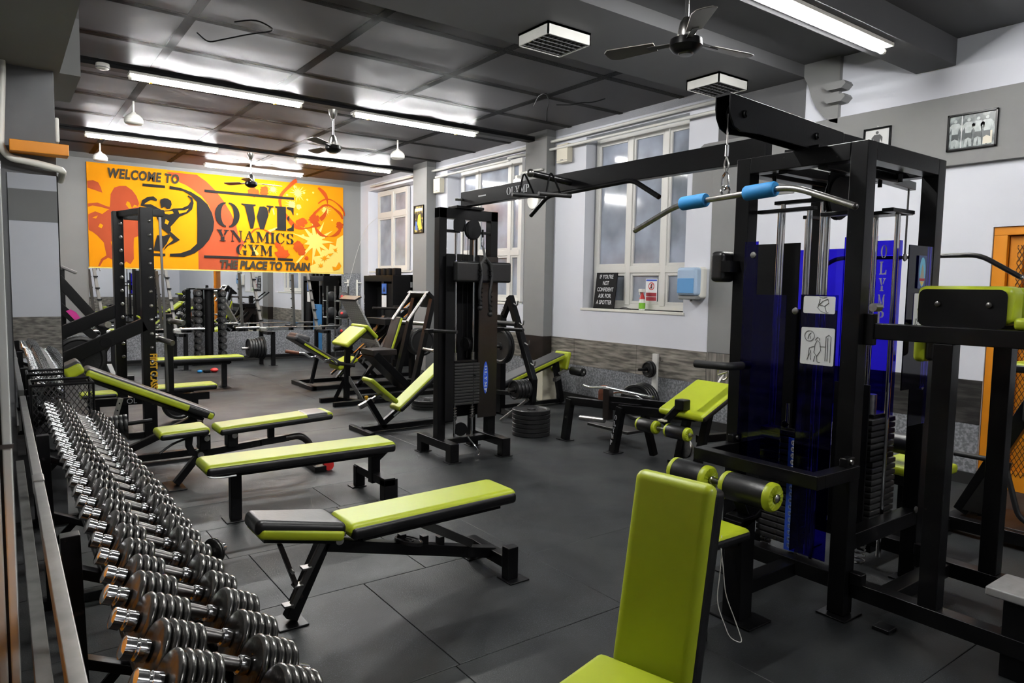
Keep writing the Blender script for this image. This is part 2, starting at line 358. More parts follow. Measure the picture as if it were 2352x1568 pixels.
# ---- window wall
R1 = (12.25, 14.3, 1.835, 3.62); R2 = (8.6, 10.95, 1.32, 3.66); R3 = (5.48, 7.26, 1.32, 3.66); DR = (1.2, 2.30, 0, 2.15)
mb = MB(); ys = sorted({YF, YB+.2, *[q for r in (R1, R2, R3, DR) for q in r[:2]]})
for a, b in zip(ys, ys[1:]):
    r = next((r for r in (R1, R2, R3, DR) if r[0] <= a and b <= r[1]), None)
    if r is None: mb.box(XW, a, 0, XW+.35, b, 4.4)
    else:
        if r[2] > 0: mb.box(XW, a, 0, XW+.35, b, r[2])
        mb.box(XW, a, r[3], XW+.35, b, 4.4); mb.box(XW+.24, a, r[2], XW+.35, b, r[3])
wr = struct('wall_right', mb, WALLB, 'pale blue window wall')
for (y0, y1, x) in ((7.924, 8.427, 6.40), (11.36, 11.883, 6.366)):
    obj('pillar', MB().box(x, y0, 0, XW+.02, y1, 3.9), GREYW, wr, bev=.006)
obj('painted_band', MB().box(XW-.05, YF, 2.68, XW+.01, 4.15, 3.262), GREYW, wr, bev=.004)
obj('painted_pillar', MB().box(XW-.012, 4.60, .885, XW+.01, 5.106, 3.262), GREYW, wr, bev=.006)
obj('painted_pillar', MB().prism([(5.106, 2.6), (5.40, 2.6), (5.40, 3.1), (5.35, 3.2), (5.25, 3.262), (4.1, 3.262), (4.1, 2.6)], (XW-.008, 0, 0), (0, 1, 0), (0, 0, 1), .008), GREYW, wr)
# dado: wood-look panels, speckled panels, baseboard
for y0, y1, m_ in ((7.4, 7.92, WOODP), (6.2, 7.4, WOODP), (5.106, 6.2, WOODP), (4.60, 5.106, WOODV), (3.1, 4.60, WOODD), (2.30, 3.1, WOODD), (8.43, 9.7, WOODP), (9.7, 11.36, WOODP), (-.2, 1.2, WOODD), (-2.6, -.2, WOODP), (YF, -2.6, WOODP)):
    obj('dado_panel', MB().box(XW-.014, y0+.002, .512, XW+.005, y1-.002, .882), m_, wr, bev=.002, seg=1)
    obj('speckled_panel', MB().box(XW-.011, y0+.001, .10, XW+.005, y1-.001, .511), GRAN, wr)
obj('dado_panel', MB().box(6.386, 7.91, .512, 6.56, 8.44, .882), BROWNP, wr); obj('speckled_panel', MB().box(6.388, 7.912, .1, 6.56, 8.438, .511), GRAN, wr)
for y0, y1 in ((2.30, 7.93), (8.42, 11.36), (YF, 1.2), (11.88, 14.7)):
    b_ = struct('baseboard_right', MB().box(XW-.03, y0, 0, XW, y1, .10), BASEB, 'black baseboard under the window wall')
# ---- windows
def window(n, y0, y1, z0, z1, mul, tr, x=6.72, lab=''):
    w = struct(f'window_{n}', MB().box(x, y0, z0, x+.06, y0+.06, z1).box(x, y1-.06, z0, x+.06, y1, z1).box(x, y0+.061, z0, x+.06, y1-.061, z0+.07).box(x, y0+.061, z1-.07, x+.06, y1-.061, z1), WHITEP, lab, bev=.004)
    for m_ in mul: obj('mullion', MB().box(x-.012, m_-.04, z0+.05, x+.06, m_+.04, z1-.05), WHITEP, w, bev=.006)
    for t_ in tr: obj('transom', MB().box(x-.010, y0+.04, t_-.045, x+.06, y1-.04, t_+.045), WHITEP, w, bev=.006)
    yc = [y0+.06, *[q for m_ in mul for q in (m_-.04, m_+.04)], y1-.06]; zc = [z0+.07, *[q for t_ in tr for q in (t_-.045, t_+.045)], z1-.07]
    for i in range(0, len(yc), 2):
        for j in range(0, len(zc), 2):
            a, b, c, d = yc[i], yc[i+1], zc[j], zc[j+1]
            if b-a < .05: continue
            s_ = obj('sash', MB().box(x+.002, a, c, x+.04, a+.035, d).box(x+.002, b-.035, c, x+.04, b, d).box(x+.002, a+.0355, c, x+.04, b-.0355, c+.035).box(x+.002, a+.0355, d-.035, x+.04, b-.0355, d), WHITEP, w, bev=.003)
            obj('pane', MB().box(x+.026, a+.03, c+.03, x+.034, b-.03, d-.03), FROST, s_)
    obj('window_sill', MB().box(XW-.01, y0-.04 if n > 1 else y0-.5, z0-.045, x+.01, y1+.08, z0-.012), WHITE, w, bev=.004)
    return w
window(1, 12.78, 14.16, 1.90, 3.60, (13.44,), (3.07,), lab='small white window beside the mural')
window(2, 8.93, 10.74, 1.36, 3.64, (9.24, 10.2), (2.15,), lab='white window behind the cable tower')
window(3, 5.50, 7.22, 1.335, 3.63, (5.95, 6.555), (1.85,), lab='white three-light window above the sill with the black sign')
# ---- door
dr = struct('door_1', MB().box(6.655, 1.305, .0, 6.69, 2.195, 2.075), ORANGE, 'orange door with a diamond mesh guard')
for a_ in ((6.62, 1.305, .0, 6.654, 1.40, 2.075), (6.62, 2.10, .0, 6.654, 2.195, 2.075), (6.62, 1.401, 1.96, 6.654, 2.099, 2.075), (6.62, 1.401, .0, 6.654, 2.099, .16)): obj('door_rail', MB().box(*a_), ORANGE, dr, bev=.003)
for a_ in ((6.575, 2.20, 0, 6.79, 2.297, 2.08), (6.575, 1.203, 0, 6.79, 1.30, 2.08), (6.575, 1.203, 2.081, 6.79, 2.297, 2.148)): obj('door_frame', MB().box(*a_), ORANGE, dr, bev=.003)
obj('mesh_guard', MB()._add([(6.616, 1.36, .12), (6.616, 2.14, .12), (6.616, 2.14, 2.0), (6.616, 1.36, 2.0)], [(0, 3, 2, 1)]), DMESH, dr)
# ---- mural wall
wb = struct('wall_back', MB().box(-.3, YB, 0, 7.0, YB+.2, 4.4), GREYW, 'grey wall behind the mural')
obj('wall_mirror', MB().box(1.30, YB-.012, .60, 6.10, YB, 1.835), MIRROR, wb, label='mirror below the mural')
for a, b in ((.9, 2.1), (2.1, 3.3), (3.3, 4.5), (4.5, 5.7), (5.7, 6.555)):
    obj('speckled_panel', MB().box(a+.001, YB-.016, .10, b-.001, YB+.002, .60), GRAN, wb)
obj('speckled_panel', MB().box(6.10, YB-.014, .60, 6.555, YB+.002, 1.84), GRAN, wb)
struct('baseboard_back', MB().box(.9, YB-.04, 0, 6.55, YB, .10), BASEB, 'black baseboard under the mural wall')
# mirror under the small window and behind it
obj('wall_mirror', MB().box(XW-.012, 11.9, .60, XW, 14.25, 1.80), MIRROR, wr, label='mirror below the small window')
obj('speckled_panel', MB().box(XW-.016, 11.9, .10, XW, 14.68, .60), GRAN, wr)
# ---- other walls
wl = struct('wall_left', MB().box(-1.75, .9, 0, -.05, 1.15, 4.4).box(-.30, 1.15, 0, -.05, YB+.2, 4.4).box(-1.75, YF, 0, -1.5, .9, 4.4), GREYW, 'grey wall beside the dumbbell rack')
obj('orange_panel', MB().box(-.055, 1.0, 0, -.04, 2.4, 1.08), ORANGE, wl)  # orange panel stands in for an orange reflection along the left wall
obj('orange_panel', MB().box(-.055, 12.3, 1.75, -.035, 14.6, 2.5), ORANGE, wl)
wf = struct('wall_front', MB().box(-1.75, YF-.2, 0, 7.0, YF, 4.4), WALLB, 'pale blue wall behind the camera')
obj('painted_band', MB().box(-.05, YF-.01, 2.68, XW, YF+.03, 3.26), GREYW, wf); obj('dado_panel', MB().box(-.05, YF-.01, .1, XW, YF+.012, .882), WOODP, wf)
# ---- left pier with mirror, beam above
pr = struct('wall_pier', MB().box(-.06, 5.5, 0, .325, 5.95, 2.98), PIER, 'grey pier at the end of the dumbbell rack', bev=.004)
obj('pier_mirror', MB().box(.06, 5.488, .45, .322, 5.5, 2.27), MIRROR, pr, label='narrow mirror facing the rack')
obj('mirror_edge', MB().box(.3215, 5.486, .45, .328, 5.502, 2.27), BLACKM, pr)
struct('trim_1', MB().box(-.06, 1.2, 2.94, .36, 5.75, 4.4), GREYW, 'grey beam casing along the left wall')
struct('trim_2', MB().box(-.06, 7.0, 3.3, .607, 8.08, 3.9), GREYW, 'grey boxed beam beyond the pier')
# ---- ceilings
struct('ceiling', MB().box(-.3, 5.05, 3.86, 7.0, YB+.2, 4.05), CEIL, 'dark boarded ceiling')
sof = struct('trim_3', MB().box(-.3, 4.02, 3.72, 7.0, 5.06, 4.5), GREYD, 'dark grey soffit across the room')
struct('trim_4', MB().box(-1.75, YF, 3.74, 7.0, 2.67, 4.5), GREYD, 'lower ceiling over the near bay')
struct('trim_9', MB().box(-.3, 2.66, 3.84, 7.0, 4.03, 4.5), GREYD, 'recessed ceiling beside the boxed beam')
struct('trim_5', MB().box(-.3, 2.66, 3.52, XW, 2.98, 3.85), GREYD, 'boxed beam carrying the near strip light', bev=.004)
struct('trim_6', MB().prism([(4.02, 3.72), (3.97, 3.62), (3.93, 3.5), (3.88, 3.4), (3.80, 3.30), (3.72, 3.235), (3.65, 3.21), (3.65, 3.84), (4.02, 3.84)], (XW-.05, 0, 0), (0, 1, 0), (0, 0, 1), .05), GREYW, 'curved corbel under the soffit')
struct('trim_7', MB().box(XW-.006, 4.02, 3.262, XW+.01, 5.06, 3.73), GREYD, 'grey wall strip under the soffit, shade put into its colour')  # darker grey carries the wall's shade below the soffit
for z in (3.43, 3.55): struct('trim_8', MB().prism([(3.54, z), (3.58, z-.04), (3.72, z-.04), (3.76, z), (3.74, z+.03), (3.56, z+.03)], (XW-.14, 0, 0), (0, 1, 0), (0, 0, 1), .14), GREYW, 'small grey moulded bracket')
# battens and mesh
ce = bpy.data.objects['ceiling']
for x in (.10, 1.40, 2.67, 3.985, 5.30): obj('batten', MB().box(x-.04, 5.06, 3.848, x+.04, YB, 3.861), BATTEN, ce)
for y in (5.6, 6.6, 7.6, 9.04, 10.05, 11.2, 12.65, 13.6): obj('batten', MB().box(.0, y-.035, 3.846, 6.55, y+.035, 3.861), BATTEN, ce)
def sag_mesh():
    mb = MB(); nx, ny = 26, 44; rs = random.Random(3)
    hz = [[rs.uniform(-.014, .014) for _ in range(ny+1)] for _ in range(nx+1)]
    for j in range(ny+1):
        for i in range(nx+1):
            mb.v.append((.36+6.19*i/nx, 5.06+9.62*j/ny, 3.762+(hz[i][j] if 0 < i < nx and 0 < j < ny else 0)))
    for j in range(ny):
        for i in range(nx):
            a = j*(nx+1)+i; mb.f.append((a, a+nx+1, a+nx+2, a+1))
    return mb
obj('ceiling_mesh', sag_mesh(), CMESH, ce, smooth=True, label='expanded metal mesh under the boards')
for y in (8.28, 11.98): obj('light_trunking', MB().box(.4, y-.07, 3.732, 6.5, y+.07, 3.80), BLACKM, ce)
# ---- strip lights
def strip(x0, x1, y, z, label, brk=True):
    t = thing('strip_light', label, 'light', ((x0+x1)/2, y, z+.05), 0, 'fluorescent strip lights')
    obj('housing', MB().box(x0-.03, y-.08, z+.022, x1+.03, y+.08, z+.05), WHITE, t, bev=.004)
    obj('tube', MB().cyl((x0, y, z), (x1, y, z), .0185, 12), TUBEM, t, smooth=True)
    for a, s_ in ((x0, -1), (x1, 1)): obj('end_cap', MB().cyl((a-.002*s_, y, z), (a+.028*s_, y, z), .022, 12), WHITE, t)
    if brk:
        for a in (x0+.18, x1-.28): obj('clip', MB().cbox((a, y+.01, z-.02), (.025, .045, .012)), YEL, t)
    return t
strip(1.165, 2.915, 8.26, 3.68, 'longest-looking strip light, nearest on the left under the mesh ceiling')
strip(3.615, 5.365, 8.26, 3.68, 'strip light right of the chrome-stemmed ceiling fan, nearest the windows')
strip(1.09, 2.85, 11.95, 3.68, 'strip light at far left above the WELCOME lettering')
strip(4.17, 5.90, 11.95, 3.68, 'strip light behind the middle ceiling fan blades')
strip(3.07, 4.80, 13.55, 3.68, 'farthest strip light, just in front of the mural')
strip(3.80, 5.58, 2.80, 3.47, 'strip light under the boxed beam at top right', False)
strip(.7, 2.45, 2.80, 3.47, 'unseen strip light added under the boxed beam, left of the view', False)  # unseen tube added to balance the light at near left
strip(2.4, 4.15, -1.6, 3.69, 'unseen strip light added behind the camera', False)  # unseen tube added to light the near area
# ---- ceiling fans
def fan(x, y, zt, zh, R, a0, label):
    t = thing('ceiling_fan', label, 'fan', (x, y, zt), 0, 'three-bladed ceiling fans')
    obj('canopy', MB().lathe((x, y, zt), (0, 0, -1), [(0, .055), (.05, .05), (.10, .025), (.11, .01)], 18), STEEL, t, smooth=True)
    obj('down_rod', MB().cyl((x, y, zt-.05), (x, y, zh+.12), .012, 10), CHROME, t, smooth=True)
    obj('rod_cover', MB().lathe((x, y, zh+.17), (0, 0, -1), [(0, .02), (.03, .04), (.10, .055), (.12, .05)], 18), STEEL, t, smooth=True)
    m_ = obj('motor', MB().lathe((x, y, zh+.06), (0, 0, -1), [(0, .05), (.02, .095), (.06, .10), (.085, .08), (.10, .055), (.10, .001)], 24), BLACK, t, smooth=True)
    obj('motor_cap', MB().lathe((x, y, zh-.036), (0, 0, -1), [(0, .05), (.012, .04), (.014, .001)], 18), DSTEEL, m_, smooth=True)
    for k in range(3):
        a = a0+k*2*PI/3; Mx = M4.Translation((x, y, zh+.03)) @ M4.Rotation(a, 4, 'Z') @ M4.Rotation(math.radians(11), 4, 'X')
        b_ = obj('blade', MB(Mx).prism([(.19, -.045), (R-.06, -.075), (R-.015, -.06), (R, -.02), (R, .03), (R-.03, .06), (.19, .05)], (0, 0, -.004), (1, 0, 0), (0, 1, 0), .008), FANM, t, bev=.003)
        obj('blade_iron', MB(Mx).box(.08, -.02, -.008, .24, .02, -.003), DSTEEL, b_)
    return t
fan(3.365, 2.86, 3.52, 3.05, .52, math.radians(-8), 'large near ceiling fan hanging below the boxed beam')
fan(3.345, 8.30, 3.71, 3.24, .52, math.radians(-20), 'chrome-stemmed ceiling fan between the two nearer strip lights')
fan(3.385, 11.9, 3.71, 3.20, .52, math.radians(5), 'far ceiling fan in front of the mural lettering')
# ---- ceiling boxes, detectors, pendants
def vent(x, y, w, d, label):
    t = thing('ceiling_vent', label, 'vent', (x, y, 3.72), 0, 'ceiling air vents')
    obj('casing', MB().box(x-w/2, y-d/2, 3.62, x-w/2+.012, y+d/2, 3.72).box(x+w/2-.012, y-d/2, 3.62, x+w/2, y+d/2, 3.72).box(x-w/2, y-d/2, 3.62, x+w/2, y-d/2+.012, 3.72).box(x-w/2, y+d/2-.012, 3.62, x+w/2, y+d/2, 3.72).box(x-w/2, y-d/2, 3.70, x+w/2, y+d/2, 3.72), WHITEP, t)
    for k in range(10): obj('louvre', MB().box(x-w/2+.012+k*w/10, y-d/2+.01, 3.625, x-w/2+.022+k*w/10, y+d/2-.01, 3.65), GREYD, t)
    for k in range(6): obj('louvre', MB().box(x-w/2+.01, y-d/2+.02+k*d/6, 3.622, x+w/2-.01, y-d/2+.03+k*d/6, 3.64), GREYD, t)
    obj('dark_inside', MB().box(x-w/2+.012, y-d/2+.012, 3.66, x+w/2-.012, y+d/2-.012, 3.70), BLACKM, t)
vent(3.82, 4.66, .46, .40, 'square grille vent box left of the near fan')
vent(5.93, 4.62, .46, .40, 'square grille vent box below the near fan blade')
dt = thing('smoke_detector', 'round white smoke detector on the ceiling at far left', 'detector', (.90, 8.19, 3.72))
obj('body', MB().lathe((.90, 8.19, 3.75), (0, 0, -1), [(0, .06), (.03, .065), (.05, .055), (.06, .03), (.06, .001)], 20), WHITE, dt, smooth=True)
obj('ring', MB().lathe((.90, 8.19, 3.712), (0, 0, -1), [(0, .066), (.006, .066)], 20), GREYW, dt, smooth=True)
for x, y, lab in ((1.40, 9.85, 'pale dome detector hanging between the two left strip lights'), (1.38, 13.2, 'white dome detector at the upper left corner of the mural'), (4.97, 9.78, 'white dome detector hanging right of the middle fan')):
    t = thing('dome_detector', lab, 'detector', (x, y, 3.76), 0, 'hanging dome detectors')
    obj('stem', MB().cyl((x, y, 3.80), (x, y, 3.65), .012, 8), WHITE, t)
    obj('dome', MB().lathe((x, y, 3.67), (0, 0, -1), [(0, .02), (.02, .035), (.04, .07), (.07, .098), (.09, .105)], 20), WHITE, t, smooth=True)
    obj('base', MB().lathe((x, y, 3.578), (0, 0, -1), [(0, .108), (.045, .105), (.06, .085), (.06, .001)], 20), WHITE, t, smooth=True)
# loose cables on the mesh
for pts, lab in (([(1.45, 6.65, 3.75), (1.55, 6.7, 3.70), (1.8, 6.3, 3.72), (1.95, 6.05, 3.71), (1.75, 5.95, 3.73), (1.62, 6.1, 3.72)], 'thin black cable looping over the ceiling mesh at upper left'),
                 ([(5.2, 6.7, 3.75), (4.95, 6.3, 3.74), (4.9, 6.1, 3.73), (5.15, 6.35, 3.72), (5.28, 6.55, 3.70), (5.28, 6.55, 3.55)], 'short black cable hanging from the mesh above the third window'),
                 ([(5.6, 5.9, 3.74), (5.5, 6.0, 3.70), (5.42, 6.12, 3.71), (5.36, 6.2, 3.69), (5.3, 6.4, 3.72)], 'looped black cable on the batten right of the hanging hook')):
    tag(obj('ceiling_cable', MB().tube(arc(pts, .1), .006, 6), BLACKM, smooth=True), lab, 'cable')
# ---- pipes along the window wall
def pipe(name, pts, r, m_, lab, rad=.05): return tag(obj(name, MB().tube(arc(pts, rad), r, 10), m_, smooth=True), lab, 'pipe')
pipe('wall_pipe', [(6.48, 4.95, 3.69), (6.48, 14.0, 3.69)], .022, WHITEP, 'upper white pipe running along the top of the window wall')
pipe('wall_pipe', [(6.46, 4.98, 3.52), (6.46, 5.0, 3.575), (6.46, 8.4, 3.575), (6.34, 8.5, 3.56), (6.34, 8.8, 3.56), (6.46, 8.9, 3.56), (6.46, 11.2, 3.56)], .02, WHITEP, 'lower white pipe running above the windows')
pipe('wall_pipe', [(6.37, 7.98, 3.30), (6.37, 8.5, 3.30), (6.42, 8.56, 3.22)], .017, WHITEP, 'short white pipe across the middle pillar')
pipe('insulated_pipe', [(.035, 5.43, 3.6), (.055, 5.43, 2.9), (.03, 5.43, 2.42), (.07, 5.42, 2.35), (.20, 5.42, 2.335), (.345, 5.42, 2.305), (.36, 5.50, 2.30), (.35, 5.62, 2.26)], .022, WHITE, 'thick white lagged pipe turning across the left pier', .08)
tag(obj('orange_board', MB().box(.075, 5.33, 2.385, .385, 5.46, 2.455), ORANGE, bev=.004), 'orange painted board fixed above the pipe on the left pier', 'board')
tag(obj('conduit_box', MB().box(.327, 5.55, 2.50, .35, 5.7, 2.66), WHITE, bev=.008), 'slim white box on the side of the left pier', 'box')
for y, x, z, lab in ((11.17, 6.49, 3.41, 'cream wall box left of the second window'), (7.66, 6.49, 3.49, 'cream wall box left of the third window')):
    t = thing('wall_box', lab, 'box', (XW, y, z), 0, 'cream wall boxes')
    obj('casing', MB().box(XW-.10, y-.12, z-.13, XW, y+.12, z+.13), CREAM, t, bev=.01); obj('seam', MB().box(XW-.102, y-.115, z-.105, XW-.08, y+.115, z-.10), GREYW, t)
    obj('logo', MB().box(XW-.102, y-.03, z-.095, XW-.1, y+.03, z-.088), INK, t)
el = thing('emergency_lamp', 'small lit white emergency lamp on the second window frame', 'light', (6.36, 8.52, 3.0))
obj('body', MB().box(6.30, 8.5, 3.0, 6.38, 8.60, 3.22), mat('lamp_diffuser', (.9, .9, .9, 1), .4, emit=(1, 1, 1, 1), es=.6), el, bev=.02); obj('mount', MB().box(6.32, 8.52, 3.22, 6.40, 8.58, 3.27), WHITE, el)
# ---- mural board with its paint
mu = thing('mural', 'orange painted welcome mural over the mirror wall', 'mural', (3.72, YB-.03, 1.83))
obj('board', MB().box(1.313, YB-.03, 1.836, 6.138, YB-.001, 3.70), MGOLD, mu, bev=.003)
obj('board_edge', MB().box(1.30, YB-.034, 1.815, 6.145, YB, 1.834), MCREAM, mu)
MP = {'stripe':[(2.61,3.66),(3.15,3.66),(3.32,3.55),(3.48,3.4),(3.65,3.18),(3.78,2.96),(3.87,2.73),(3.91,2.54),(4.03,2.4),(3.91,2.16),(3.89,1.84),(3.15,1.84),(3.15,2.2),(3.3,2.37),(3.42,2.61),(3.44,2.84),(3.36,3.09),(3.23,3.26),(3.06,3.38),(2.94,3.45),(2.85,3.48),(2.73,3.58)],
'head':[(1.67,3.01),(1.68,3.16),(1.74,3.28),(1.83,3.32),(1.93,3.33),(2.03,3.26),(2.1,3.16),(2.14,3.03),(2.12,2.97),(2.06,3.0),(2.02,2.93),(1.98,3.04),(1.94,3.05),(1.92,2.99),(1.98,2.91),(1.88,2.86),(1.73,2.85),(1.66,2.93)],
'body':[(1.32,2.77),(1.43,2.83),(1.54,2.79),(1.63,2.87),(1.73,2.91),(1.92,2.9),(2.12,2.97),(2.23,2.89),(2.35,2.76),(2.37,2.56),(2.3,2.41),(2.14,2.44),(2.04,2.39),(2.03,2.22),(2.03,2.0),(1.97,1.9),(1.9,1.95),(1.84,1.86),(1.76,1.98),(1.67,1.98),(1.59,2.02),(1.55,2.28),(1.45,2.4),(1.38,2.46),(1.32,2.49)],
'fist':[(1.32,3.36),(1.41,3.38),(1.49,3.35),(1.53,3.26),(1.55,3.17),(1.46,3.2),(1.32,3.24)],
'arm':[(1.32,2.96),(1.47,2.99),(1.6,2.94),(1.73,2.91),(1.69,2.87),(1.54,2.91),(1.39,2.93),(1.32,2.9)],
'tail':[(1.45,1.85),(1.5,1.98),(1.6,2.06),(1.63,2.02),(1.53,1.95),(1.48,1.85)],
'face1':[(1.66,2.3),(1.69,2.31),(1.71,2.2),(1.76,2.18),(1.75,2.13),(1.69,2.14)],'face2':[(1.5,2.62),(1.55,2.59),(1.52,2.53),(1.47,2.56)],'face3':[(1.41,2.73),(1.47,2.76),(1.44,2.7),(1.38,2.71)],
'bar1':[(2.2,3.4),(2.58,3.4),(2.58,3.35),(2.2,3.35)],'bar2':[(3.28,3.39),(5.04,3.39),(5.04,3.34),(3.28,3.34)],'bar3':[(2.22,2.12),(2.56,2.12),(2.56,2.07),(2.22,2.07)],'bar4':[(3.25,2.115),(4.64,2.115),(4.64,2.07),(3.25,2.07)],'bar5':[(4.69,2.115),(5.01,2.115),(5.01,2.07),(4.69,2.07)],
'D':[(2.66,3.4),(2.85,3.38),(3.04,3.32),(3.21,3.22),(3.33,3.11),(3.41,2.95),(3.45,2.78),(3.43,2.61),(3.35,2.42),(3.23,2.27),(3.08,2.15),(2.89,2.07),(2.64,2.07),(2.64,2.12),(2.83,2.14),(3.0,2.21),(3.13,2.34),(3.14,2.73),(3.14,3.14),(3.04,3.25),(2.89,3.33),(2.66,3.34)],
'bhead':[(2.49,3.08),(2.5,3.13),(2.56,3.16),(2.62,3.16),(2.68,3.12),(2.69,3.05),(2.66,2.97),(2.61,2.96),(2.57,3.0),(2.51,2.97),(2.5,3.02)],
'barmL':[(2.16,2.99),(2.19,3.09),(2.28,3.16),(2.38,3.18),(2.44,3.13),(2.43,3.09),(2.36,3.11),(2.32,3.1),(2.25,3.05),(2.22,3.02),(2.33,3.03),(2.39,3.0),(2.49,2.95),(2.55,2.91),(2.41,2.85),(2.31,2.94),(2.23,2.98)],
'btorso':[(2.41,2.85),(2.51,2.92),(2.64,2.94),(2.72,2.98),(2.87,3.0),(2.98,3.06),(3.03,3.14),(3.02,3.19),(2.97,3.23),(2.99,3.25),(3.06,3.21),(3.08,3.11),(3.05,2.99),(2.97,2.91),(2.82,2.83),(2.72,2.7),(2.66,2.63),(2.67,2.56),(2.63,2.49),(2.51,2.59),(2.49,2.68),(2.43,2.77)],
'babs':[(2.58,2.77),(2.64,2.73),(2.61,2.67),(2.56,2.69)],'bchest':[(2.56,2.91),(2.7,2.93),(2.72,2.89),(2.64,2.86),(2.57,2.87)],'barmY':[(2.8,2.95),(2.91,2.96),(2.99,3.0),(2.94,2.93),(2.82,2.89)],
'bshort':[(2.43,2.46),(2.54,2.45),(2.63,2.49),(2.66,2.47),(2.59,2.31),(2.48,2.16),(2.36,2.17),(2.39,2.32)],
'bleg':[(2.63,2.54),(2.67,2.53),(2.82,2.39),(2.69,2.31),(2.62,2.28),(2.53,2.17),(2.57,2.26),(2.71,2.39),(2.65,2.47)],
'splat':[(6.13,1.84),(5.4,1.84),(5.38,1.97),(5.51,2.03),(5.44,2.17),(5.61,2.2),(5.65,2.33),(5.8,2.31),(5.83,2.47),(5.96,2.42),(5.99,2.58),(6.13,2.67)],
'gb1':[(5.87,1.98),(5.96,1.96),(6.03,2.08),(6.09,1.99),(6.04,1.92),(5.91,1.88)],'gb2':[(5.77,2.24),(5.91,2.27),(5.83,2.19)]}
_mz = [0]
def paint(name, polys, m_, layer):
    for q in polys: _mz[0] += .0003; obj(name, MB().flat(q, (0, YB-.0302-_mz[0], 0), (1, 0, 0), (0, 0, 1)), m_, mu)
def P(*k): return [MP[q] for q in k]
paint('painted_stripe', P('stripe'), MRUST, 1); paint('painted_figure', P('body', 'fist', 'tail'), MRUST, 1); paint('painted_figure', P('head', 'arm'), MRUST, 2)
paint('painted_highlight', P('face1', 'face2', 'face3'), MGOLD, 3)
def annulus(cx, cy, r, w, a0, a1, n=26, ry=None):
    ry = ry or r; pts = []
    for k in range(n+1):
        a = a0+(a1-a0)*k/n; j = w*(.35+.3*math.sin(5*a+cx)); pts.append((cx+(r+j)*math.cos(a), cy+(ry+j)*math.sin(a)))
    for k in range(n, -1, -1):
        a = a0+(a1-a0)*k/n; j = w*(.35+.3*math.cos(4*a+cy)); pts.append((cx+(r-j)*math.cos(a), cy+(ry-j)*math.sin(a)))
    return pts
CB = [(4.61,3.53,.081),(5.13,3.49,.049),(5.0,3.24,.067),(5.15,3.21,.049),(5.73,3.18,.063),(5.26,3.51,.022),(5.33,3.37,.02),(4.9,3.43,.022),(5.06,3.62,.027),(5.46,3.53,.02),(5.11,3.05,.02),(5.5,2.53,.045),(5.7,2.59,.02),(5.88,2.98,.02),(5.41,2.65,.022),(5.23,2.61,.027),(5.35,2.47,.031)]
def splot(x, y, r, seed):
    g = random.Random(seed); n = 22
    return [(x+r*(1+g.uniform(-.28, .32))*math.cos(2*PI*k/n), y+r*(1+g.uniform(-.28, .32))*math.sin(2*PI*k/n)) for k in range(n)]
def star(x, y, r, seed, n=14):
    g = random.Random(seed); o = []
    for k in range(n*2): q = r*(.35 if k % 2 else g.uniform(.6, 1.3)); o.append((x+q*math.cos(PI*k/n), y+q*math.sin(PI*k/n)))
    return o
paint('painted_splash', P('splat')+[splot(x, y, r, i) for i, (x, y, r) in enumerate(CB) if i > 1]+[star(5.13, 3.49, .17, 1), star(5.5, 2.50, .42, 5, 11), star(4.61, 3.52, .12, 9), star(5.0, 3.24, .14, 4), star(5.73, 3.18, .12, 6)], MCREAM, 2)
paint('painted_splash', [[(4.61,3.14),(4.64,3.02),(4.62,2.99),(4.59,3.12)],[(4.48,2.67),(4.75,2.78),(4.72,2.73),(4.5,2.62)],[(5.07,2.03),(5.41,2.45),(5.44,2.4),(5.12,2.03)],[(4.21,2.32),(4.31,2.18),(4.26,2.15),(4.19,2.27)]], MCREAM, 3)
paint('painted_splash', P('gb1', 'gb2')+[star(5.7, 2.15, .10, 2, 8), star(5.62, 1.98, .08, 3, 7), star(5.95, 2.33, .07, 8, 7)], MGOLD, 4)
paint('painted_ring', [annulus(5.27, 3.27, .50, .09, 1.9, 5.4), annulus(5.35, 3.30, .42, .07, -.9, 1.0), annulus(5.78, 2.95, .33, .06, .2, 5.9)], MRED, 5)
paint('painted_ring', [annulus(5.80, 3.05, .36, .04, .1, 2.3), annulus(4.35, 2.45, .25, .03, .2, 2.8)], MRED, 6)
paint('painted_drop', [splot(x, y, r, 50+i) for i, (x, y, r) in enumerate([(4.22,3.42,.099),(4.43,3.47,.09),(5.2,2.89,.101),(5.47,2.97,.108),(5.12,2.36,.108),(5.2,2.27,.09),(4.78,2.2,.13),(4.7,2.38,.067),(5.3,2.14,.04),(6.05,2.87,.075)])], MRED, 7)
paint('painted_logo', P('bar1', 'bar2', 'bar3', 'bar4', 'bar5', 'D', 'bhead', 'barmL', 'bshort'), MBLACK, 8); paint('painted_logo', P('btorso', 'bleg'), MBLACK, 9)
paint('painted_highlight', P('babs', 'bchest', 'barmY'), MGOLD, 10)
def bow(x0, x1, xi, n=12):   # half a letter O: outer bulge and inner bulge
    o = [(x0+(x1-x0)*math.sin(PI*k/n), .5+.5*math.cos(PI*k/n)) for k in range(n+1)]
    return o+[(x0+(xi-x0)*math.sin(PI*k/n), .5-.44*math.cos(PI*k/n)) for k in range(n+1)]
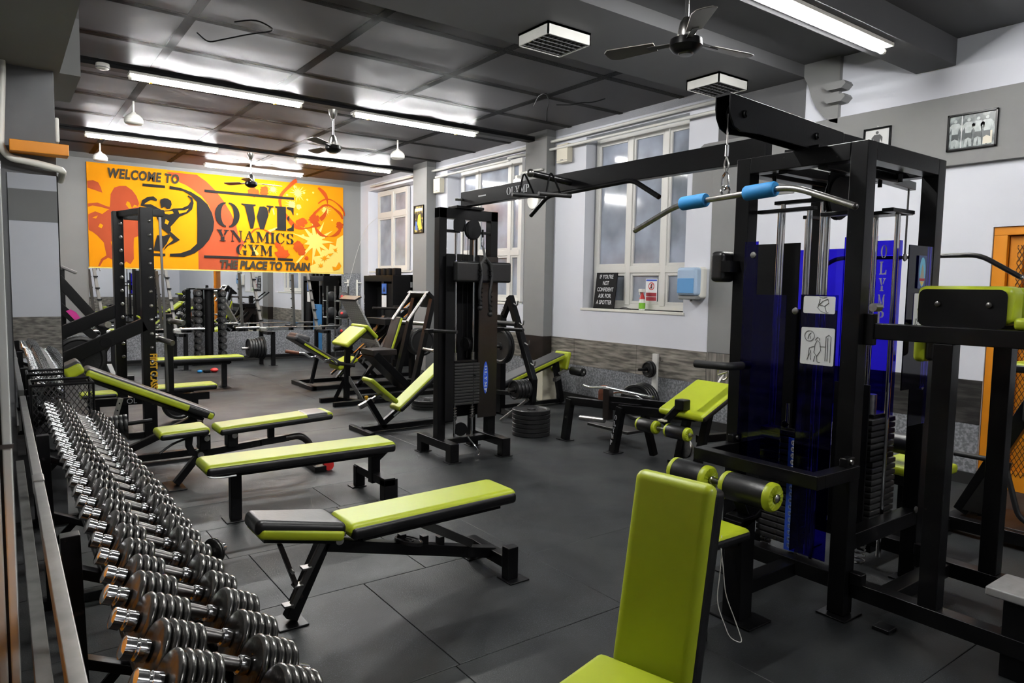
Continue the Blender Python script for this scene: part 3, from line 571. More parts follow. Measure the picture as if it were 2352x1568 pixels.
GL = {'O': [bow(.44, 0, .24), bow(.56, 1, .76)],
 'W': [[(0,1),(.44,1),(.44,.95),(.37,.92),(.42,.42),(.36,.02),(.27,0),(.10,.92),(0,.95)], [(.56,.93),(.47,.5),(.57,0),(.69,0),(.84,.6),(.80,.9),(.70,.95)], [(.78,1),(1,1),(1,.95),(.93,.92),(.86,.66),(.83,.8),(.86,.92),(.78,.95)]],
 'E': [[(0,1),(.58,1),(.58,0),(0,0),(0,.06),(.1,.08),(.1,.92),(0,.94)], [(.64,1),(1,1),(1,.66),(.94,.7),(.86,.86),(.64,.92)], [(.64,.56),(.76,.66),(.76,.38),(.64,.48)], [(.64,0),(1,0),(1,.34),(.94,.28),(.86,.14),(.64,.08)]],
 'Y': [[(0,1),(.44,1),(.44,.93),(.36,.92),(.52,.5),(.52,.44),(.36,.44),(.1,.93),(0,.93)], [(.6,1),(1,1),(1,.93),(.9,.93),(.66,.5),(.58,.6),(.74,.93),(.6,.93)], [(.34,.4),(.62,.4),(.62,.07),(.74,.06),(.74,0),(.22,0),(.22,.06),(.34,.07)]],
 'N': [[(0,1),(.3,1),(.86,.2),(.86,0),(.74,0),(.24,.74),(.1,.93),(0,.93)], [(.06,0),(.32,0),(.32,.06),(.23,.08),(.23,.66),(.15,.76),(.15,.08),(.06,.06)], [(.7,1),(1,1),(1,.93),(.92,.92),(.92,.2),(.84,.3),(.84,.92),(.7,.93)]],
 'A': [[(.42,1),(.58,1),(.92,.08),(1,.06),(1,0),(.56,0),(.56,.06),(.66,.08),(.45,.76)], [(.4,.86),(.44,.72),(.30,.38),(.5,.38),(.5,.30),(.27,.30),(.18,.08),(.28,.06),(.28,0),(0,0),(0,.06),(.08,.08)]],
 'M': [[(0,1),(.26,1),(.5,.36),(.46,.06),(.42,.06),(.18,.72),(.18,.08),(.26,.06),(.26,0),(0,0),(0,.06),(.1,.08),(.1,.92),(0,.94)], [(.78,1),(1,1),(1,.94),(.93,.92),(.93,.08),(1,.06),(1,0),(.66,0),(.66,.06),(.73,.08),(.73,.7),(.54,.14),(.54,.34)]],
 'I': [[(0,1),(1,1),(1,.93),(.8,.92),(.8,.08),(1,.07),(1,0),(0,0),(0,.07),(.2,.08),(.2,.92),(0,.93)]],
 'C': [bow(.5, 0, .28), [(.56,1),(.8,.9),(.9,1),(.94,1),(.94,.64),(.86,.64),(.74,.82),(.56,.92)], [(.56,0),(.8,.08),(.98,.3),(.88,.32),(.72,.14),(.56,.08)]],
 'S': [[(.46,1),(.14,.9),(.06,.72),(.14,.54),(.46,.44),(.46,.56),(.36,.68),(.36,.84),(.46,.92)], [(.54,.58),(.84,.46),(.96,.28),(.86,.08),(.54,0),(.54,.08),(.66,.18),(.66,.34),(.54,.46)], [(.54,1),(.76,.94),(.86,1),(.9,1),(.9,.66),(.84,.66),(.7,.84),(.54,.92)], [(.46,0),(.24,.06),(.12,0),(.08,0),(.08,.34),(.14,.34),(.28,.14),(.46,.08)]],
 'G': [bow(.48, 0, .26), [(.54,1),(.78,.9),(.88,1),(.92,1),(.92,.66),(.84,.66),(.72,.84),(.54,.92)], [(.54,0),(.66,.04),(.66,.36),(.56,.38),(.56,.44),(1,.44),(1,.38),(.92,.36),(.92,0),(.86,0),(.8,.08)]],
 'L': [[(0,1),(.5,1),(.5,.94),(.38,.92),(.38,.08),(.7,.1),(.86,.2),(.9,.36),(1,.36),(1,0),(0,0),(0,.06),(.12,.08),(.12,.92),(0,.94)]],
 'P': [[(0,1),(.42,1),(.42,0),(0,0),(0,.06),(.12,.08),(.12,.92),(0,.94)], [(.46,1),(.8,.97),(.98,.86),(.98,.62),(.82,.5),(.46,.46),(.46,.52),(.64,.58),(.70,.74),(.64,.88),(.46,.94)]]}
def letters(name, parent, s, m_, o, ex, ey, h, ws, gap):
    o, ex, ey = V(o), V(ex), V(ey); x = 0
    for ch, w in zip(s, ws):
        mb = MB()
        for q in GL[ch]: mb.flat([(x+a*w, b*h) for a, b in q], o, ex, ey)
        x += w+gap; obj(name, mb, m_, parent)
YM = YB-.031-_mz[0]
letters('painted_letters', mu, 'OWE', MBLACK, (3.465, YM, 2.69), (1, 0, 0), (0, 0, 1), .49, (.47, .64, .385), .035)
letters('painted_letters', mu, 'YNAMICS', MBLACK, (3.49, YM, 2.41), (1, 0, 0), (0, 0, 1), .225, (.235, .235, .225, .27, .085, .19, .17), .022)
letters('painted_letters', mu, 'GYM', MBLACK, (3.86, YM, 2.145), (1, 0, 0), (0, 0, 1), .22, (.21, .225, .25), .018)
text('painted_letters', 'WELCOME TO', MGREY, mu, (1.64, YM, 3.445), (1, 0, 0), (0, 0, 1), .185, 1.19, bold=.045, shear=.16, space=1.12)
text('painted_letters', 'THE PLACE TO TRAIN', MGREY, mu, (3.54, YM, 1.865), (1, 0, 0), (0, 0, 1), .175, 1.84, bold=.05, shear=.16)
# ---- things fixed to the walls
def picture(name, y0, y1, z0, z1, x, fr, lab, kind):
    t = thing(name, lab, 'picture', (x, (y0+y1)/2, z0)); w = .016
    obj('frame', MB().box(x-.02, y0, z0, x, y0+w, z1).box(x-.02, y1-w, z0, x, y1, z1).box(x-.02, y0, z0, x, y1, z0+w).box(x-.02, y0, z1-w, x, y1, z1), fr, t, bev=.002)
    obj('print', MB().box(x-.008, y0+w*.8, z0+w*.8, x-.004, y1-w*.8, z1-w*.8), kind, t); return t
PHOTO = mat('faded_photo', lin(56, 66, 66), .35, vcol=lin(160, 170, 168), vscale=11, vthr=(.46, .64), detail=6)
POST = mat('poster_print', lin(20, 30, 34), .35, vcol=lin(210, 200, 120), vscale=8, vthr=(.5, .6))
p1 = picture('framed_photo', 2.30, 2.67, 2.795, 3.095, XW-.05, BLACK, 'large framed black and white photo on the grey band', PHOTO)
x_ = XW-.05-.0095
obj('caption_card', MB().box(x_-.0015, 2.335, 2.825, x_+.001, 2.40, 2.925), CREAM, p1); obj('photo_divider', MB().box(x_-.001, 2.558, 2.815, x_+.001, 2.564, 3.08), PAPER, p1)
PSKIN = mat('photo_figure', lin(168, 176, 174), .35, var=.25, vscale=30); PDARK = mat('photo_shorts', lin(40, 50, 50), .35)
def figure(par, y, z, h, m1, m2, x):
    k = h/.25
    obj('photo_figure', MB().flat(circ(y, z+.225*k, .014*k, 12), (x-.0012, 0, 0), (0, 1, 0), (0, 0, 1)).flat([(y-.045*k, z+.13*k), (y-.05*k, z+.18*k), (y-.025*k, z+.207*k), (y+.025*k, z+.207*k), (y+.05*k, z+.18*k), (y+.045*k, z+.13*k), (y+.03*k, z+.17*k), (y+.022*k, z+.11*k), (y+.03*k, z), (y+.008*k, z), (y, z+.07*k), (y-.008*k, z), (y-.03*k, z), (y-.022*k, z+.11*k), (y-.03*k, z+.17*k)], (x-.0012, 0, 0), (0, 1, 0), (0, 0, 1)), m1, par)
    obj('photo_shorts', MB().flat([(y-.026*k, z+.115*k), (y+.026*k, z+.115*k), (y+.028*k, z+.06*k), (y, z+.075*k), (y-.028*k, z+.06*k)], (x-.0018, 0, 0), (0, 1, 0), (0, 0, 1)), m2, par)
for y in (2.61, 2.51, 2.44, 2.375): figure(p1, y, 2.82, .24, PSKIN, PDARK, x_)
p2 = picture('framed_photo', 3.135, 3.382, 2.80, 3.10, XW-.05, BLACK, 'smaller framed photo of one figure, partly behind the multi-gym top', mat('pale_photo', lin(214, 214, 212), .35))
figure(p2, 3.26, 2.83, .25, mat('photo_grey', lin(84, 84, 84), .4), INK, x_); obj('hanging_nail', MB().ball((XW-.055, 3.26, 3.112), .006, 8), STEEL, p2)
p3 = picture('framed_poster', 11.455, 11.825, 2.57, 3.085, 6.366, BLACK, 'tall framed poster on the far pillar', POST)
for q, m_ in (([(11.52, 2.65), (11.62, 2.62), (11.70, 2.75), (11.66, 2.9), (11.58, 2.93), (11.55, 2.8)], mat('poster_yellow', lin(222, 190, 70), .4)), ([(11.68, 2.62), (11.78, 2.64), (11.76, 2.8), (11.71, 2.78)], mat('poster_blue', lin(60, 110, 190), .4)), ([(11.5, 2.98), (11.78, 2.98), (11.78, 3.03), (11.5, 3.03)], PAPER)):
    obj('poster_shape', MB().flat(q, (6.3568, 0, 0), (0, 1, 0), (0, 0, 1)), m_, p3)
picture('framed_certificate', 12.02, 12.17, 2.66, 2.92, XW, BROWNP, 'narrow framed certificate behind the far pillar', PAPER)
ck = thing('wall_clock', 'round white wall clock on the middle pillar behind the overhead beam', 'clock', (6.40, 8.187, 2.76))
obj('rim', MB().lathe((6.40, 8.187, 2.874), (-1, 0, 0), [(0, .13), (.03, .135), (.04, .125), (.034, .115)], 28), WHITE, ck, smooth=True)
obj('dial', MB().cyl((6.395, 8.187, 2.874), (6.37, 8.187, 2.874), .118, 28), PAPER, ck)
for k in range(12):
    a = PI*2*k/12; text('numeral', str(k or 12), INK, ck, (6.3695, 8.187-.092*math.sin(a), 2.874+.092*math.cos(a)-.012), (0, -1, 0), (0, 0, 1), .024, center=True)
obj('clock_hand', MB().box(6.367, 8.183, 2.874, 6.3685, 8.191, 2.944), INK, ck); obj('clock_hand', MB().box(6.367, 8.14, 2.870, 6.3685, 8.187, 2.878), INK, ck)
dp = thing('towel_dispenser', 'blue and white paper towel dispenser right of the third window', 'dispenser', (XW, 5.29, 1.49))
obj('back_shell', MB().box(XW-.11, 5.13, 1.50, XW, 5.45, 1.86), WHITE, dp, bev=.035, seg=4)
obj('front_cover', MB().box(XW-.20, 5.15, 1.53, XW-.06, 5.435, 1.855), mat('blue_tinted_cover', lin(172, 194, 218), .12), dp, bev=.04, seg=5)
obj('cover_window', MB().box(XW-.204, 5.175, 1.56, XW-.19, 5.41, 1.73), mat('blue_window', lin(105, 158, 208), .1), dp, bev=.004); obj('lower_lip', MB().box(XW-.17, 5.16, 1.485, XW-.05, 5.42, 1.53), GREYW, dp, bev=.012)
obj('latch', MB().box(XW-.10, 5.28, 1.465, XW-.08, 5.30, 1.49), DSTEEL, dp)
sg = thing('sign_board', "black sign board reading IF YOU'RE NOT CONFIDENT ASK FOR A SPOTTER", 'sign', (6.62, 6.88, 1.325))
SM = frame_mx((6.60, 6.88, 1.325), (0, -1, 0), (-1, 0, .12)); exs, eys = V((0, -1, 0)), (SM.to_3x3() @ V((0, 1, 0)))
if eys.z < 0: eys = -eys
sn = exs.cross(eys); so = V((6.595, 7.07, 1.325))
obj('board', MB().prism([(0, 0), (.40, 0), (.40, .487), (0, .487)], so, exs, eys, .012), mat('sign_black', (.006, .006, .0065, 1), .6, spec=.1), sg, bev=.002)
for k, (ln, w) in enumerate((("IF YOU'RE", .26), ('NOT', .115), ('CONFIDENT', .31), ('ASK FOR', .245), ('A SPOTTER', .30))):
    text('sign_letters', ln, LETTER, sg, so+exs*.20+eys*(.405-.087*k)+sn*.0125, exs, eys, .056, w, bold=.016, center=True)
sb = thing('spray_bottle', 'small red, white and green spray bottle on the window sill', 'bottle', (6.64, 6.216, 1.325))
obj('body', MB().lathe((6.64, 6.216, 1.325), (0, 0, 1), [(0, .036), (.01, .04), (.10, .042), (.13, .034), (.17, .026)], 18), mat('bottle_white', lin(225, 228, 220), .3), sb, smooth=True)
obj('label', MB().lathe((6.64, 6.216, 1.345), (0, 0, 1), [(0, .0425), (.075, .0435)], 18), GREEN, sb, smooth=True)
obj('neck', MB().lathe((6.64, 6.216, 1.47), (0, 0, 1), [(0, .037), (.03, .027), (.06, .016), (.085, .014)], 16), RED, sb, smooth=True)
obj('trigger_head', MB().box(6.60, 6.19, 1.555, 6.67, 6.25, 1.60).box(6.625, 6.24, 1.52, 6.645, 6.262, 1.57), WHITE, sb, bev=.006)
for k, (y0, y1, n) in enumerate(((6.33, 6.53, 0),)):
    tag(obj('small_cable', MB().tube(arc([(6.63, 6.60, 1.33), (6.60, 6.55, 1.345), (6.63, 6.47, 1.35), (6.60, 6.42, 1.34), (6.63, 6.40, 1.335)], .03), .004, 6), BLACKM, smooth=True), 'tangle of thin dark cable on the window sill beside the sign', 'cable')
np_ = thing('notice', 'white notice with a red prohibition ring on the window pane', 'notice', (6.715, 6.137, 1.44)); xs_ = 6.7195
obj('sheet', MB().box(xs_, 6.04, 1.44, xs_+.003, 6.235, 1.73), PAPER, np_)
obj('header', MB().box(xs_-.001, 6.048, 1.70, xs_, 6.227, 1.722), BLUEP, np_)
obj('ring', MB().flat(circ(6.137, 1.635, .05, 28), (xs_-.0012, 0, 0), (0, 1, 0), (0, 0, 1)), RED, np_); obj('ring_field', MB().flat(circ(6.137, 1.635, .038, 28), (xs_-.0018, 0, 0), (0, 1, 0), (0, 0, 1)), PAPER, np_)
obj('pictogram', MB().flat([(6.12, 1.605), (6.155, 1.605), (6.15, 1.64), (6.145, 1.665), (6.13, 1.665), (6.122, 1.64)], (xs_-.0024, 0, 0), (0, 1, 0), (0, 0, 1)), INK, np_)
obj('ring_bar', MB().flat([(6.105, 1.662), (6.112, 1.668), (6.169, 1.608), (6.162, 1.602)], (xs_-.003, 0, 0), (0, 1, 0), (0, 0, 1)), RED, np_)
for z0 in (1.505, 1.45): obj('text_block', MB().box(xs_-.001, 6.05, z0, xs_, 6.225, z0+.048), mat('notice_red', lin(170, 52, 62), .5), np_)
wb_ = thing('wall_bar_bracket', 'white bracket post on the dado behind the leg curl bench', 'bracket', (XW, 5.86, .3))
obj('post', MB().box(XW-.045, 5.82, .30, XW-.012, 5.90, .80), WHITEP, wb_, bev=.003); obj('peg', MB().cyl((XW-.04, 5.86, .61), (XW-.28, 5.90, .61), .018, 12), BLACK, wb_, smooth=True)
obj('hook', MB().tube(arc([(XW-.03, 5.74, .72), (XW-.08, 5.74, .72), (XW-.08, 5.74, .77)], .02), .007, 6), STEEL, wb_, smooth=True)
for k in range(2): tag(obj('weight_plate', plate_mb((XW-.09-.04*k, 5.875, .61), (-1, .12, 0), .105-.012*k, .034), IRON, smooth=True), ('larger' if k == 0 else 'smaller')+' small black plate on the white wall bracket', 'weight plate', 'plates on the wall bracket')
for k in range(4): tag(obj('weight_plate', plate_mb((6.42-.06*k, 5.93-.02*k, .222), (-1, -.25, 0), .22, .05), IRON, smooth=True), ['black plate against the dado, farthest of the leaning row', 'second black plate from the dado in the leaning row', 'third black plate from the dado in the leaning row', 'black lettered plate at the front of the row leaning by the dado'][k], 'weight plate', 'plates leaning under the wall bracket')
for k, x in enumerate((6.24, 6.46)):
    t = thing('bar_hook', ('left' if k == 0 else 'right')+' white bar hook on the speckled corner panel', 'hook', (x, YB-.03, 1.25), 0, 'white bar hooks')
    obj('plate', MB().box(x-.02, YB-.035, 1.12, x+.02, YB-.015, 1.70), WHITE, t, bev=.003); obj('prong', MB().cyl((x-.09 if k == 0 else x, YB-.05, 1.63), (x if k == 0 else x+.09, YB-.05, 1.63), .014, 8), WHITE, t)
tag(obj('dangling_wire', MB().tube(arc([(6.70, 14.1, 3.07), (6.52, 14.35, 2.85), (6.40, 14.55, 2.3), (6.26, 14.66, 1.62)], .3, 6), .004, 6), WHITEP, smooth=True), 'thin pale wire drooping from the small window to the corner', 'wire')
# ================================================================== LEFT: DUMBBELL RACK
ORD = ['first','second','third','fourth','fifth','sixth','seventh','eighth','ninth','tenth','eleventh','twelfth','thirteenth','fourteenth','fifteenth','sixteenth','seventeenth','eighteenth','nineteenth','twentieth','twenty-first','twenty-second','twenty-third','twenty-fourth','twenty-fifth','twenty-sixth']
rk = thing('dumbbell_rack', 'long dark two-tier dumbbell rack along the left wall', 'rack', (.36, 3.3, 0))
def rail(x, z, y0, y1, w, h, m_=STEEL, n='rail'): return obj(n, MB().box(x-w/2, y0, z-h/2, x+w/2, y1, z+h/2), m_, rk, bev=.003)
GSTEEL = mat('worn_grey_rail', lin(116, 115, 112), .38, .35, var=.2, vscale=14)
for y0, y1 in ((.6, 3.05), (3.12, 5.35)): rail(.092, .835, y0, y1, .032, .05, GSTEEL, 'rear_rail')
obj('joint_clip', MB().cbox((.092, 3.085, .84), (.036, .10, .052)), STEEL, rk, bev=.004)
rail(.06, .52, .6, 4.9, .04, .05, GSTEEL, 'rear_rail')
TILT = math.radians(26); UX = V((math.cos(TILT), 0, -math.sin(TILT))); NX = V((math.sin(TILT), 0, math.cos(TILT)))
C1, C2 = V((.362, 0, .772)), V((.50, 0, .43))
for c_ in (C1, C2):
    for k in (-.105, .105):
        q = c_+UX*k-NX*.088; obj('support_rail', MB().beam((q.x, .6, q.z), (q.x, 5.38, q.z), .035, .03), BLACK, rk, bev=.003)
for y in (.75, 2.35, 3.95, 5.33):
    obj('upright', MB().beam((.14, y, .86), (.16, y, .03), .05, .05), BLACK, rk, bev=.003)
    obj('upright', MB().beam((.46, y, .60), (.62, y, .03), .05, .05), BLACK, rk, bev=.003)
    for c_ in (C1, C2): q = c_-NX*.115; obj('cross_bar', MB().beam((.15, y, q.z+(q.x-.15)*.49), (q.x+.15, y, q.z-.073), .045, .03), BLACK, rk, bev=.003)
    obj('cross_bar', MB().beam((.10, y, .03), (.74, y, .03), .045, .045), BLACK, rk, bev=.003); obj('brace', MB().beam((.16, y+.02, .30), (.42, y+.02, .58), .012, .03), BLACK, rk)
def make_dumbbell(name, label, r, npl, group):
    d = thing(name, label, 'dumbbell', (0, 0, 0), 0, group); hl = .048; t = .0175
    obj('handle', MB().lathe((-hl, 0, 0), (1, 0, 0), [(0, .015), (.02, .0155), (hl, .0165), (2*hl-.02, .0155), (2*hl, .015)], 12), DSTEEL, d, smooth=True)
    for s in (-1, 1):
        obj('collar', MB().lathe((s*hl, 0, 0), (s, 0, 0), [(-.012, .016), (-.008, .021), (0, .022), (.012, .020), (.016, .014)], 14), CHROME, d, smooth=True)
        x = hl+.016
        for k in range(npl):
            rr = r*(1 if k < npl-1 else .97)
            obj('plate', MB().lathe((s*x, 0, 0), (s, 0, 0), [(0, .014), (0, rr*.86), (.0025, rr*.95), (.006, rr*.99), (t*.5, rr), (t-.006, rr*.99), (t-.0025, rr*.95), (t, rr*.86), (t, .014)], 28), DBIRON, d, smooth=True); x += t+.0012
        obj('end_nut', MB().lathe((s*x, 0, 0), (s, 0, 0), [(0, .018), (.004, .023), (.024, .023), (.028, .018), (.032, .023), (.052, .023), (.055, .016), (.055, .001)], 14), CHROME, d, smooth=True)
    return d
kinds = {}
y = .95; UP = []
while y < 5.02 and len(UP) < 30:
    r, k = (.070, 5) if y < 1.9 else (.068, 4) if y < 3.4 else (.065, 4)
    UP.append((y, r, k)); y += r*2+.009
ORD += ['twenty-seventh', 'twenty-eighth', 'twenty-ninth', 'thirtieth']
def place(o, pos, rz, tilt): o.matrix_basis = M4.Translation(pos) @ M4.Rotation(tilt, 4, 'Y') @ M4.Rotation(rz, 4, 'Z')
for tier, (c_, nm) in enumerate(((C1, 'upper'), (C2, 'lower'))):
    for i, (y, r, k) in enumerate(UP):
        lab = f"cast dumbbell with chrome end nuts on the {nm} rack tier, {ORD[i]} from the near end"
        key = (r, k); pos = V((c_.x, y+.02*tier, c_.z))-NX*(.070-r)
        if key not in kinds: kinds[key] = o = make_dumbbell('dumbbell', lab, r, k, 'dumbbells on the upper tier')
        else: o = dup(kinds[key], pos, 0, lab, f'dumbbells on the {nm} tier')
        place(o, pos, random.uniform(-.03, .03), TILT)
# wire basket on the end of the rack
bk_ = thing('wire_basket', 'black wire mesh basket at the far end of the dumbbell rack', 'basket', (.29, 5.28, .66))
x0, x1, y0, y1, z0, z1 = .13, .455, 5.06, 5.34, .66, .955
obj('rim', MB().tube([(x0, y0, z1), (x1, y0, z1), (x1, y1, z1), (x0, y1, z1), (x0, y0, z1)], .009, 8), BLACK, bk_, smooth=True)
for x in (x0, x1):
    for y in (y0, y1): obj('corner_bar', MB().cyl((x, y, z0), (x, y, z1), .007, 8), BLACK, bk_)
obj('mesh_side', MB()._add([(x0, y0, z0), (x1, y0, z0), (x1, y0, z1), (x0, y0, z1)], [(0, 1, 2, 3)]), BMESHM, bk_); obj('mesh_side', MB()._add([(x1, y0, z0), (x1, y1, z0), (x1, y1, z1), (x1, y0, z1)], [(0, 1, 2, 3)]), BMESHS, bk_)
obj('base', MB().box(x0, y0, z0-.008, x1, y1, z0), BLACK, bk_)
obj('plate_peg', MB().cyl((.47, 5.20, .64), (.80, 5.17, .66), .014, 10), BLACK, rk, smooth=True)
for k in range(5): tag(obj('small_plate', plate_mb((.52+.028*k, 5.196, .643+.0016*k), (1, -.09, .06), .062, .024, .022), IRON, smooth=True), f'small black plate on the rack end peg, {ORD[k]} from the wall', 'weight plate', 'plates on the rack end peg')
# pale upright strip at the left edge of the view
lp = thing('corner_strip', 'pale upright plastic strip at the very left edge', 'strip', (.02, 2.0, 0))
PSTR = mat('pale_strip', lin(228, 230, 226), .25)
for x in (-.032, -.008): obj('strip_fold', MB().box(x, 1.98, 0, x+.018, 2.02, 1.87), PSTR, lp, bev=.004)
obj('strip_web', MB().box(-.034, 2.021, 0, .012, 2.03, 1.87), GREYW, lp); obj('strip_seam', MB().box(-.034, 1.974, 1.205, .014, 1.98, 1.215), DSTEEL, lp)

# ================================================================== BENCHES
def foot_plate(par, x, y, wx=.13, wy=.1): return obj('foot_plate', MB().box(x-wx/2, y-wy/2, 0, x+wx/2, y+wy/2, .008), BLACK, par, bev=.003)
# --- near adjustable bench (black seat, lime back pad)
b = thing('adjustable_bench', 'near adjustable bench with lime back pad and black seat, in front of the dumbbells', 'bench', (1.6, 3.17, 0)); yc = 3.17
p = obj('seat', MB(frame_mx((1.08, yc, .425), (1, 0, -.19), (.19, 0, 1))).prism([(-.20, -.105), (.19, -.15), (.19, .15), (-.20, .105)], (0, 0, 0), (1, 0, 0), (0, 1, 0), .055), LIME, b, bev=.02, seg=4)
obj('seat_cover', MB(frame_mx((1.08, yc, .440), (1, 0, -.19), (.19, 0, 1))).prism([(-.215, -.100), (.20, -.143), (.20, .143), (-.215, .100)], (0, 0, 0), (1, 0, 0), (0, 1, 0), .072), BVIN, p, bev=.028, seg=5)
obj('seat_board', MB(frame_mx((1.08, yc, .405), (1, 0, -.19), (.19, 0, 1))).prism([(-.17, -.08), (.19, -.11), (.19, .11), (-.17, .08)], (0, 0, 0), (1, 0, 0), (0, 1, 0), .02), BLACK, b, bev=.003)
pm = frame_mx((1.795, yc, .385), (1, 0, .02), (0, 0, 1))
p = pad('back_pad', b, pm, .99, .30, .085, r=.03)
obj('patch', MB(pm).prism(rrect(.15, .11, .004), (-.36, -.02, .0795), (1, 0, 0), (0, 1, 0), .0015), LIME, p)
obj('back_board', MB(pm).box(-.42, -.11, -.018, .40, .11, .002), BLACK, b, bev=.003)
obj('front_leg', MB().beam((1.24, yc, .40), (1.055, yc, .02), .06, .06), BLACK, b, bev=.004); foot_plate(b, 1.05, yc, .14, .16)
obj('main_beam', MB().beam((1.22, yc, .345), (2.04, yc, .135), .06, .06), BLACK, b, bev=.004)
obj('beam_knee', MB().beam((2.01, yc, .14), (2.21, yc-.02, .10), .055, .06), BLACK, b, bev=.004)
obj('rear_foot', MB().box(2.17, 2.95, .008, 2.24, 3.01, .185), BLACK, b, bev=.004); obj('rear_foot', MB().box(2.175, 3.33, .008, 2.235, 3.39, .12), BLACK, b, bev=.004); obj('rear_cross_bar', MB().box(2.175, 2.97, .06, 2.235, 3.37, .125), BLACK, b, bev=.004)
foot_plate(b, 2.22, 2.97, .13, .13); foot_plate(b, 2.21, 3.37, .12, .12)
obj('seat_strut', MB().beam((1.00, yc-.03, .40), (1.10, yc-.02, .12), .035, .02, (0, 1, 0)), BROWNP, b, bev=.003)
obj('ladder_bar', MB().beam((1.20, yc-.045, .37), (1.045, yc-.045, .09), .02, .03), DSTEEL, b, bev=.003)
for t_ in (.35, .62, .92): q = V((1.20, yc-.045, .37)).lerp(V((1.045, yc-.045, .09)), t_); obj('ladder_hook', MB().box(q.x-.05, yc-.07, q.z-.01, q.x-.005, yc-.02, q.z), DSTEEL, b, bev=.002)
obj('strut_pin', MB().cyl((1.045, yc-.08, .27), (1.05, yc+.02, .27), .008, 8), STEEL, b)
obj('back_prop', MB().beam((1.70, yc-.03, .38), (2.06, yc-.03, .18), .02, .045), DSTEEL, b, bev=.003)
for t_ in (.14, .42, .58, .70): q = V((1.22, yc, .375)).lerp(V((2.04, yc, .165)), t_+.08); obj('stop_tooth', MB().box(q.x-.004, yc-.02, q.z-.01, q.x+.03, yc+.02, q.z+.04), BLACK, b, bev=.002)
obj('hinge', MB().box(1.255, yc-.09, .395, 1.30, yc+.09, .415).box(1.22, yc-.03, .40, 1.30, yc+.03, .42), STEEL, b, bev=.003); obj('hinge_bolt', MB().cyl((1.26, yc-.11, .385), (1.26, yc-.07, .385), .02, 12), STEEL, b, smooth=True)
tag(obj('small_plate', plate_mb((1.66, 3.13, .272), (.25, 0, 1), .075, .018, .02), IRON, smooth=True), 'small black plate lying on the frame of the near adjustable bench', 'weight plate')
# --- flat bench
b = thing('flat_bench', 'lime flat bench with scuffed black sides, behind the near adjustable bench', 'bench', (1.7, 4.8, 0)); yc = 4.8
p = pad('bench_pad', b, frame_mx((1.69, yc, .345), (1, 0, 0), (0, 0, 1)), 1.35, .33, .085, r=.03)
obj('torn_corner', MB().tube(arc([(1.03, yc-.15, .36), (1.06, yc-.166, .35), (1.12, yc-.167, .345), (1.2, yc-.168, .347)], .02), .006, 5), PAPER, p)
obj('pad_board', MB().box(1.10, yc-.11, .325, 2.28, yc+.11, .347), BLACK, b, bev=.003)
obj('front_leg', MB().box(1.20, yc-.035, .008, 1.27, yc+.035, .33), BLACK, b, bev=.004); foot_plate(b, 1.235, yc, .15, .15)
obj('rear_leg', MB().box(2.215, yc-.035, .10, 2.285, yc+.035, .33), BLACK, b, bev=.004); obj('rear_foot', MB().box(2.22, yc-.24, .12, 2.31, yc+.30, .18).box(2.22, yc-.24, .008, 2.33, yc-.16, .17).box(2.215, yc+.25, .008, 2.29, yc+.31, .17), BLACK, b, bev=.004)
foot_plate(b, 2.24, yc+.29, .12, .1); foot_plate(b, 2.27, yc-.2, .14, .1); obj('gusset', MB().prism([(2.285, .33), (2.36, .33), (2.285, .27)], (0, yc-.01, 0), (1, 0, 0), (0, 0, 1), .02), BLACK, b)
# --- second adjustable bench
b = thing('adjustable_bench', 'adjustable bench with lime seat, black-tipped back pad and curved rear foot', 'bench', (1.6, 5.85, 0)); yc = 5.85
pad('seat', b, frame_mx((1.11, yc, .395), (1, 0, .03), (0, 0, 1)), .37, .30, .07, r=.03)
p = pad('back_pad', b, frame_mx((1.83, yc, .40), (1, 0, .045), (0, 0, 1)), .95, .29, .075, r=.03)
obj('grey_patch', MB(frame_mx((2.16, yc, .4165), (1, 0, .045), (0, 0, 1))).cbox((0, 0, .044), (.20, .283, .066)), GVIN, p, bev=.028, seg=4)
obj('main_beam', MB().beam((1.22, yc, .235), (1.72, yc, .27), .05, .055).beam((1.70, yc, .27), (1.95, yc, .285), .05, .055), BLACK, b, bev=.004)
obj('rear_curve', MB().tube(arc([(1.92, yc, .285), (2.05, yc, .29), (2.13, yc, .22), (2.17, yc, .06)], .12, 6), .03, 10), BROWNP, b, smooth=True)
obj('rear_foot', MB().box(2.10, yc-.22, .0, 2.20, yc+.22, .05), BLACK, b, bev=.004); obj('wheel', MB().cyl((2.23, yc-.20, .045), (2.23, yc-.16, .045), .045, 16), RED, b, smooth=True)
obj('front_leg', MB().beam((1.24, yc, .24), (1.06, yc, .02), .06, .05), BLACK, b, bev=.004); foot_plate(b, 1.05, yc, .13, .3)
obj('seat_curve', MB().prism([(1.13, .39), (1.19, .39), (1.18, .32), (1.20, .27), (1.26, .24), (1.24, .20), (1.16, .24), (1.13, .31)], (0, yc-.008, 0), (1, 0, 0), (0, 0, 1), .016), BLACK, b)
obj('pivot_bolt', MB().cyl((1.235, yc-.06, .235), (1.235, yc+.06, .235), .024, 14), STEEL, b, smooth=True); obj('release_lever', MB().tube(arc([(1.12, yc-.05, .375), (1.02, yc-.09, .355), (.93, yc-.12, .30)], .05), .009, 8), BLACK, b, smooth=True)
for x in (1.27, 1.48): obj('hinge_block', MB().box(x-.04, yc-.06, .27, x+.04, yc+.06, .395), BLACK, b, bev=.006); obj('hinge_bolt', MB().cyl((x+.01, yc-.075, .365), (x+.01, yc-.055, .365), .022, 12), STEEL, b, smooth=True)
obj('back_strut', MB().beam((1.80, yc, .41), (1.80, yc, .26), .05, .045), BLACK, b, bev=.003)
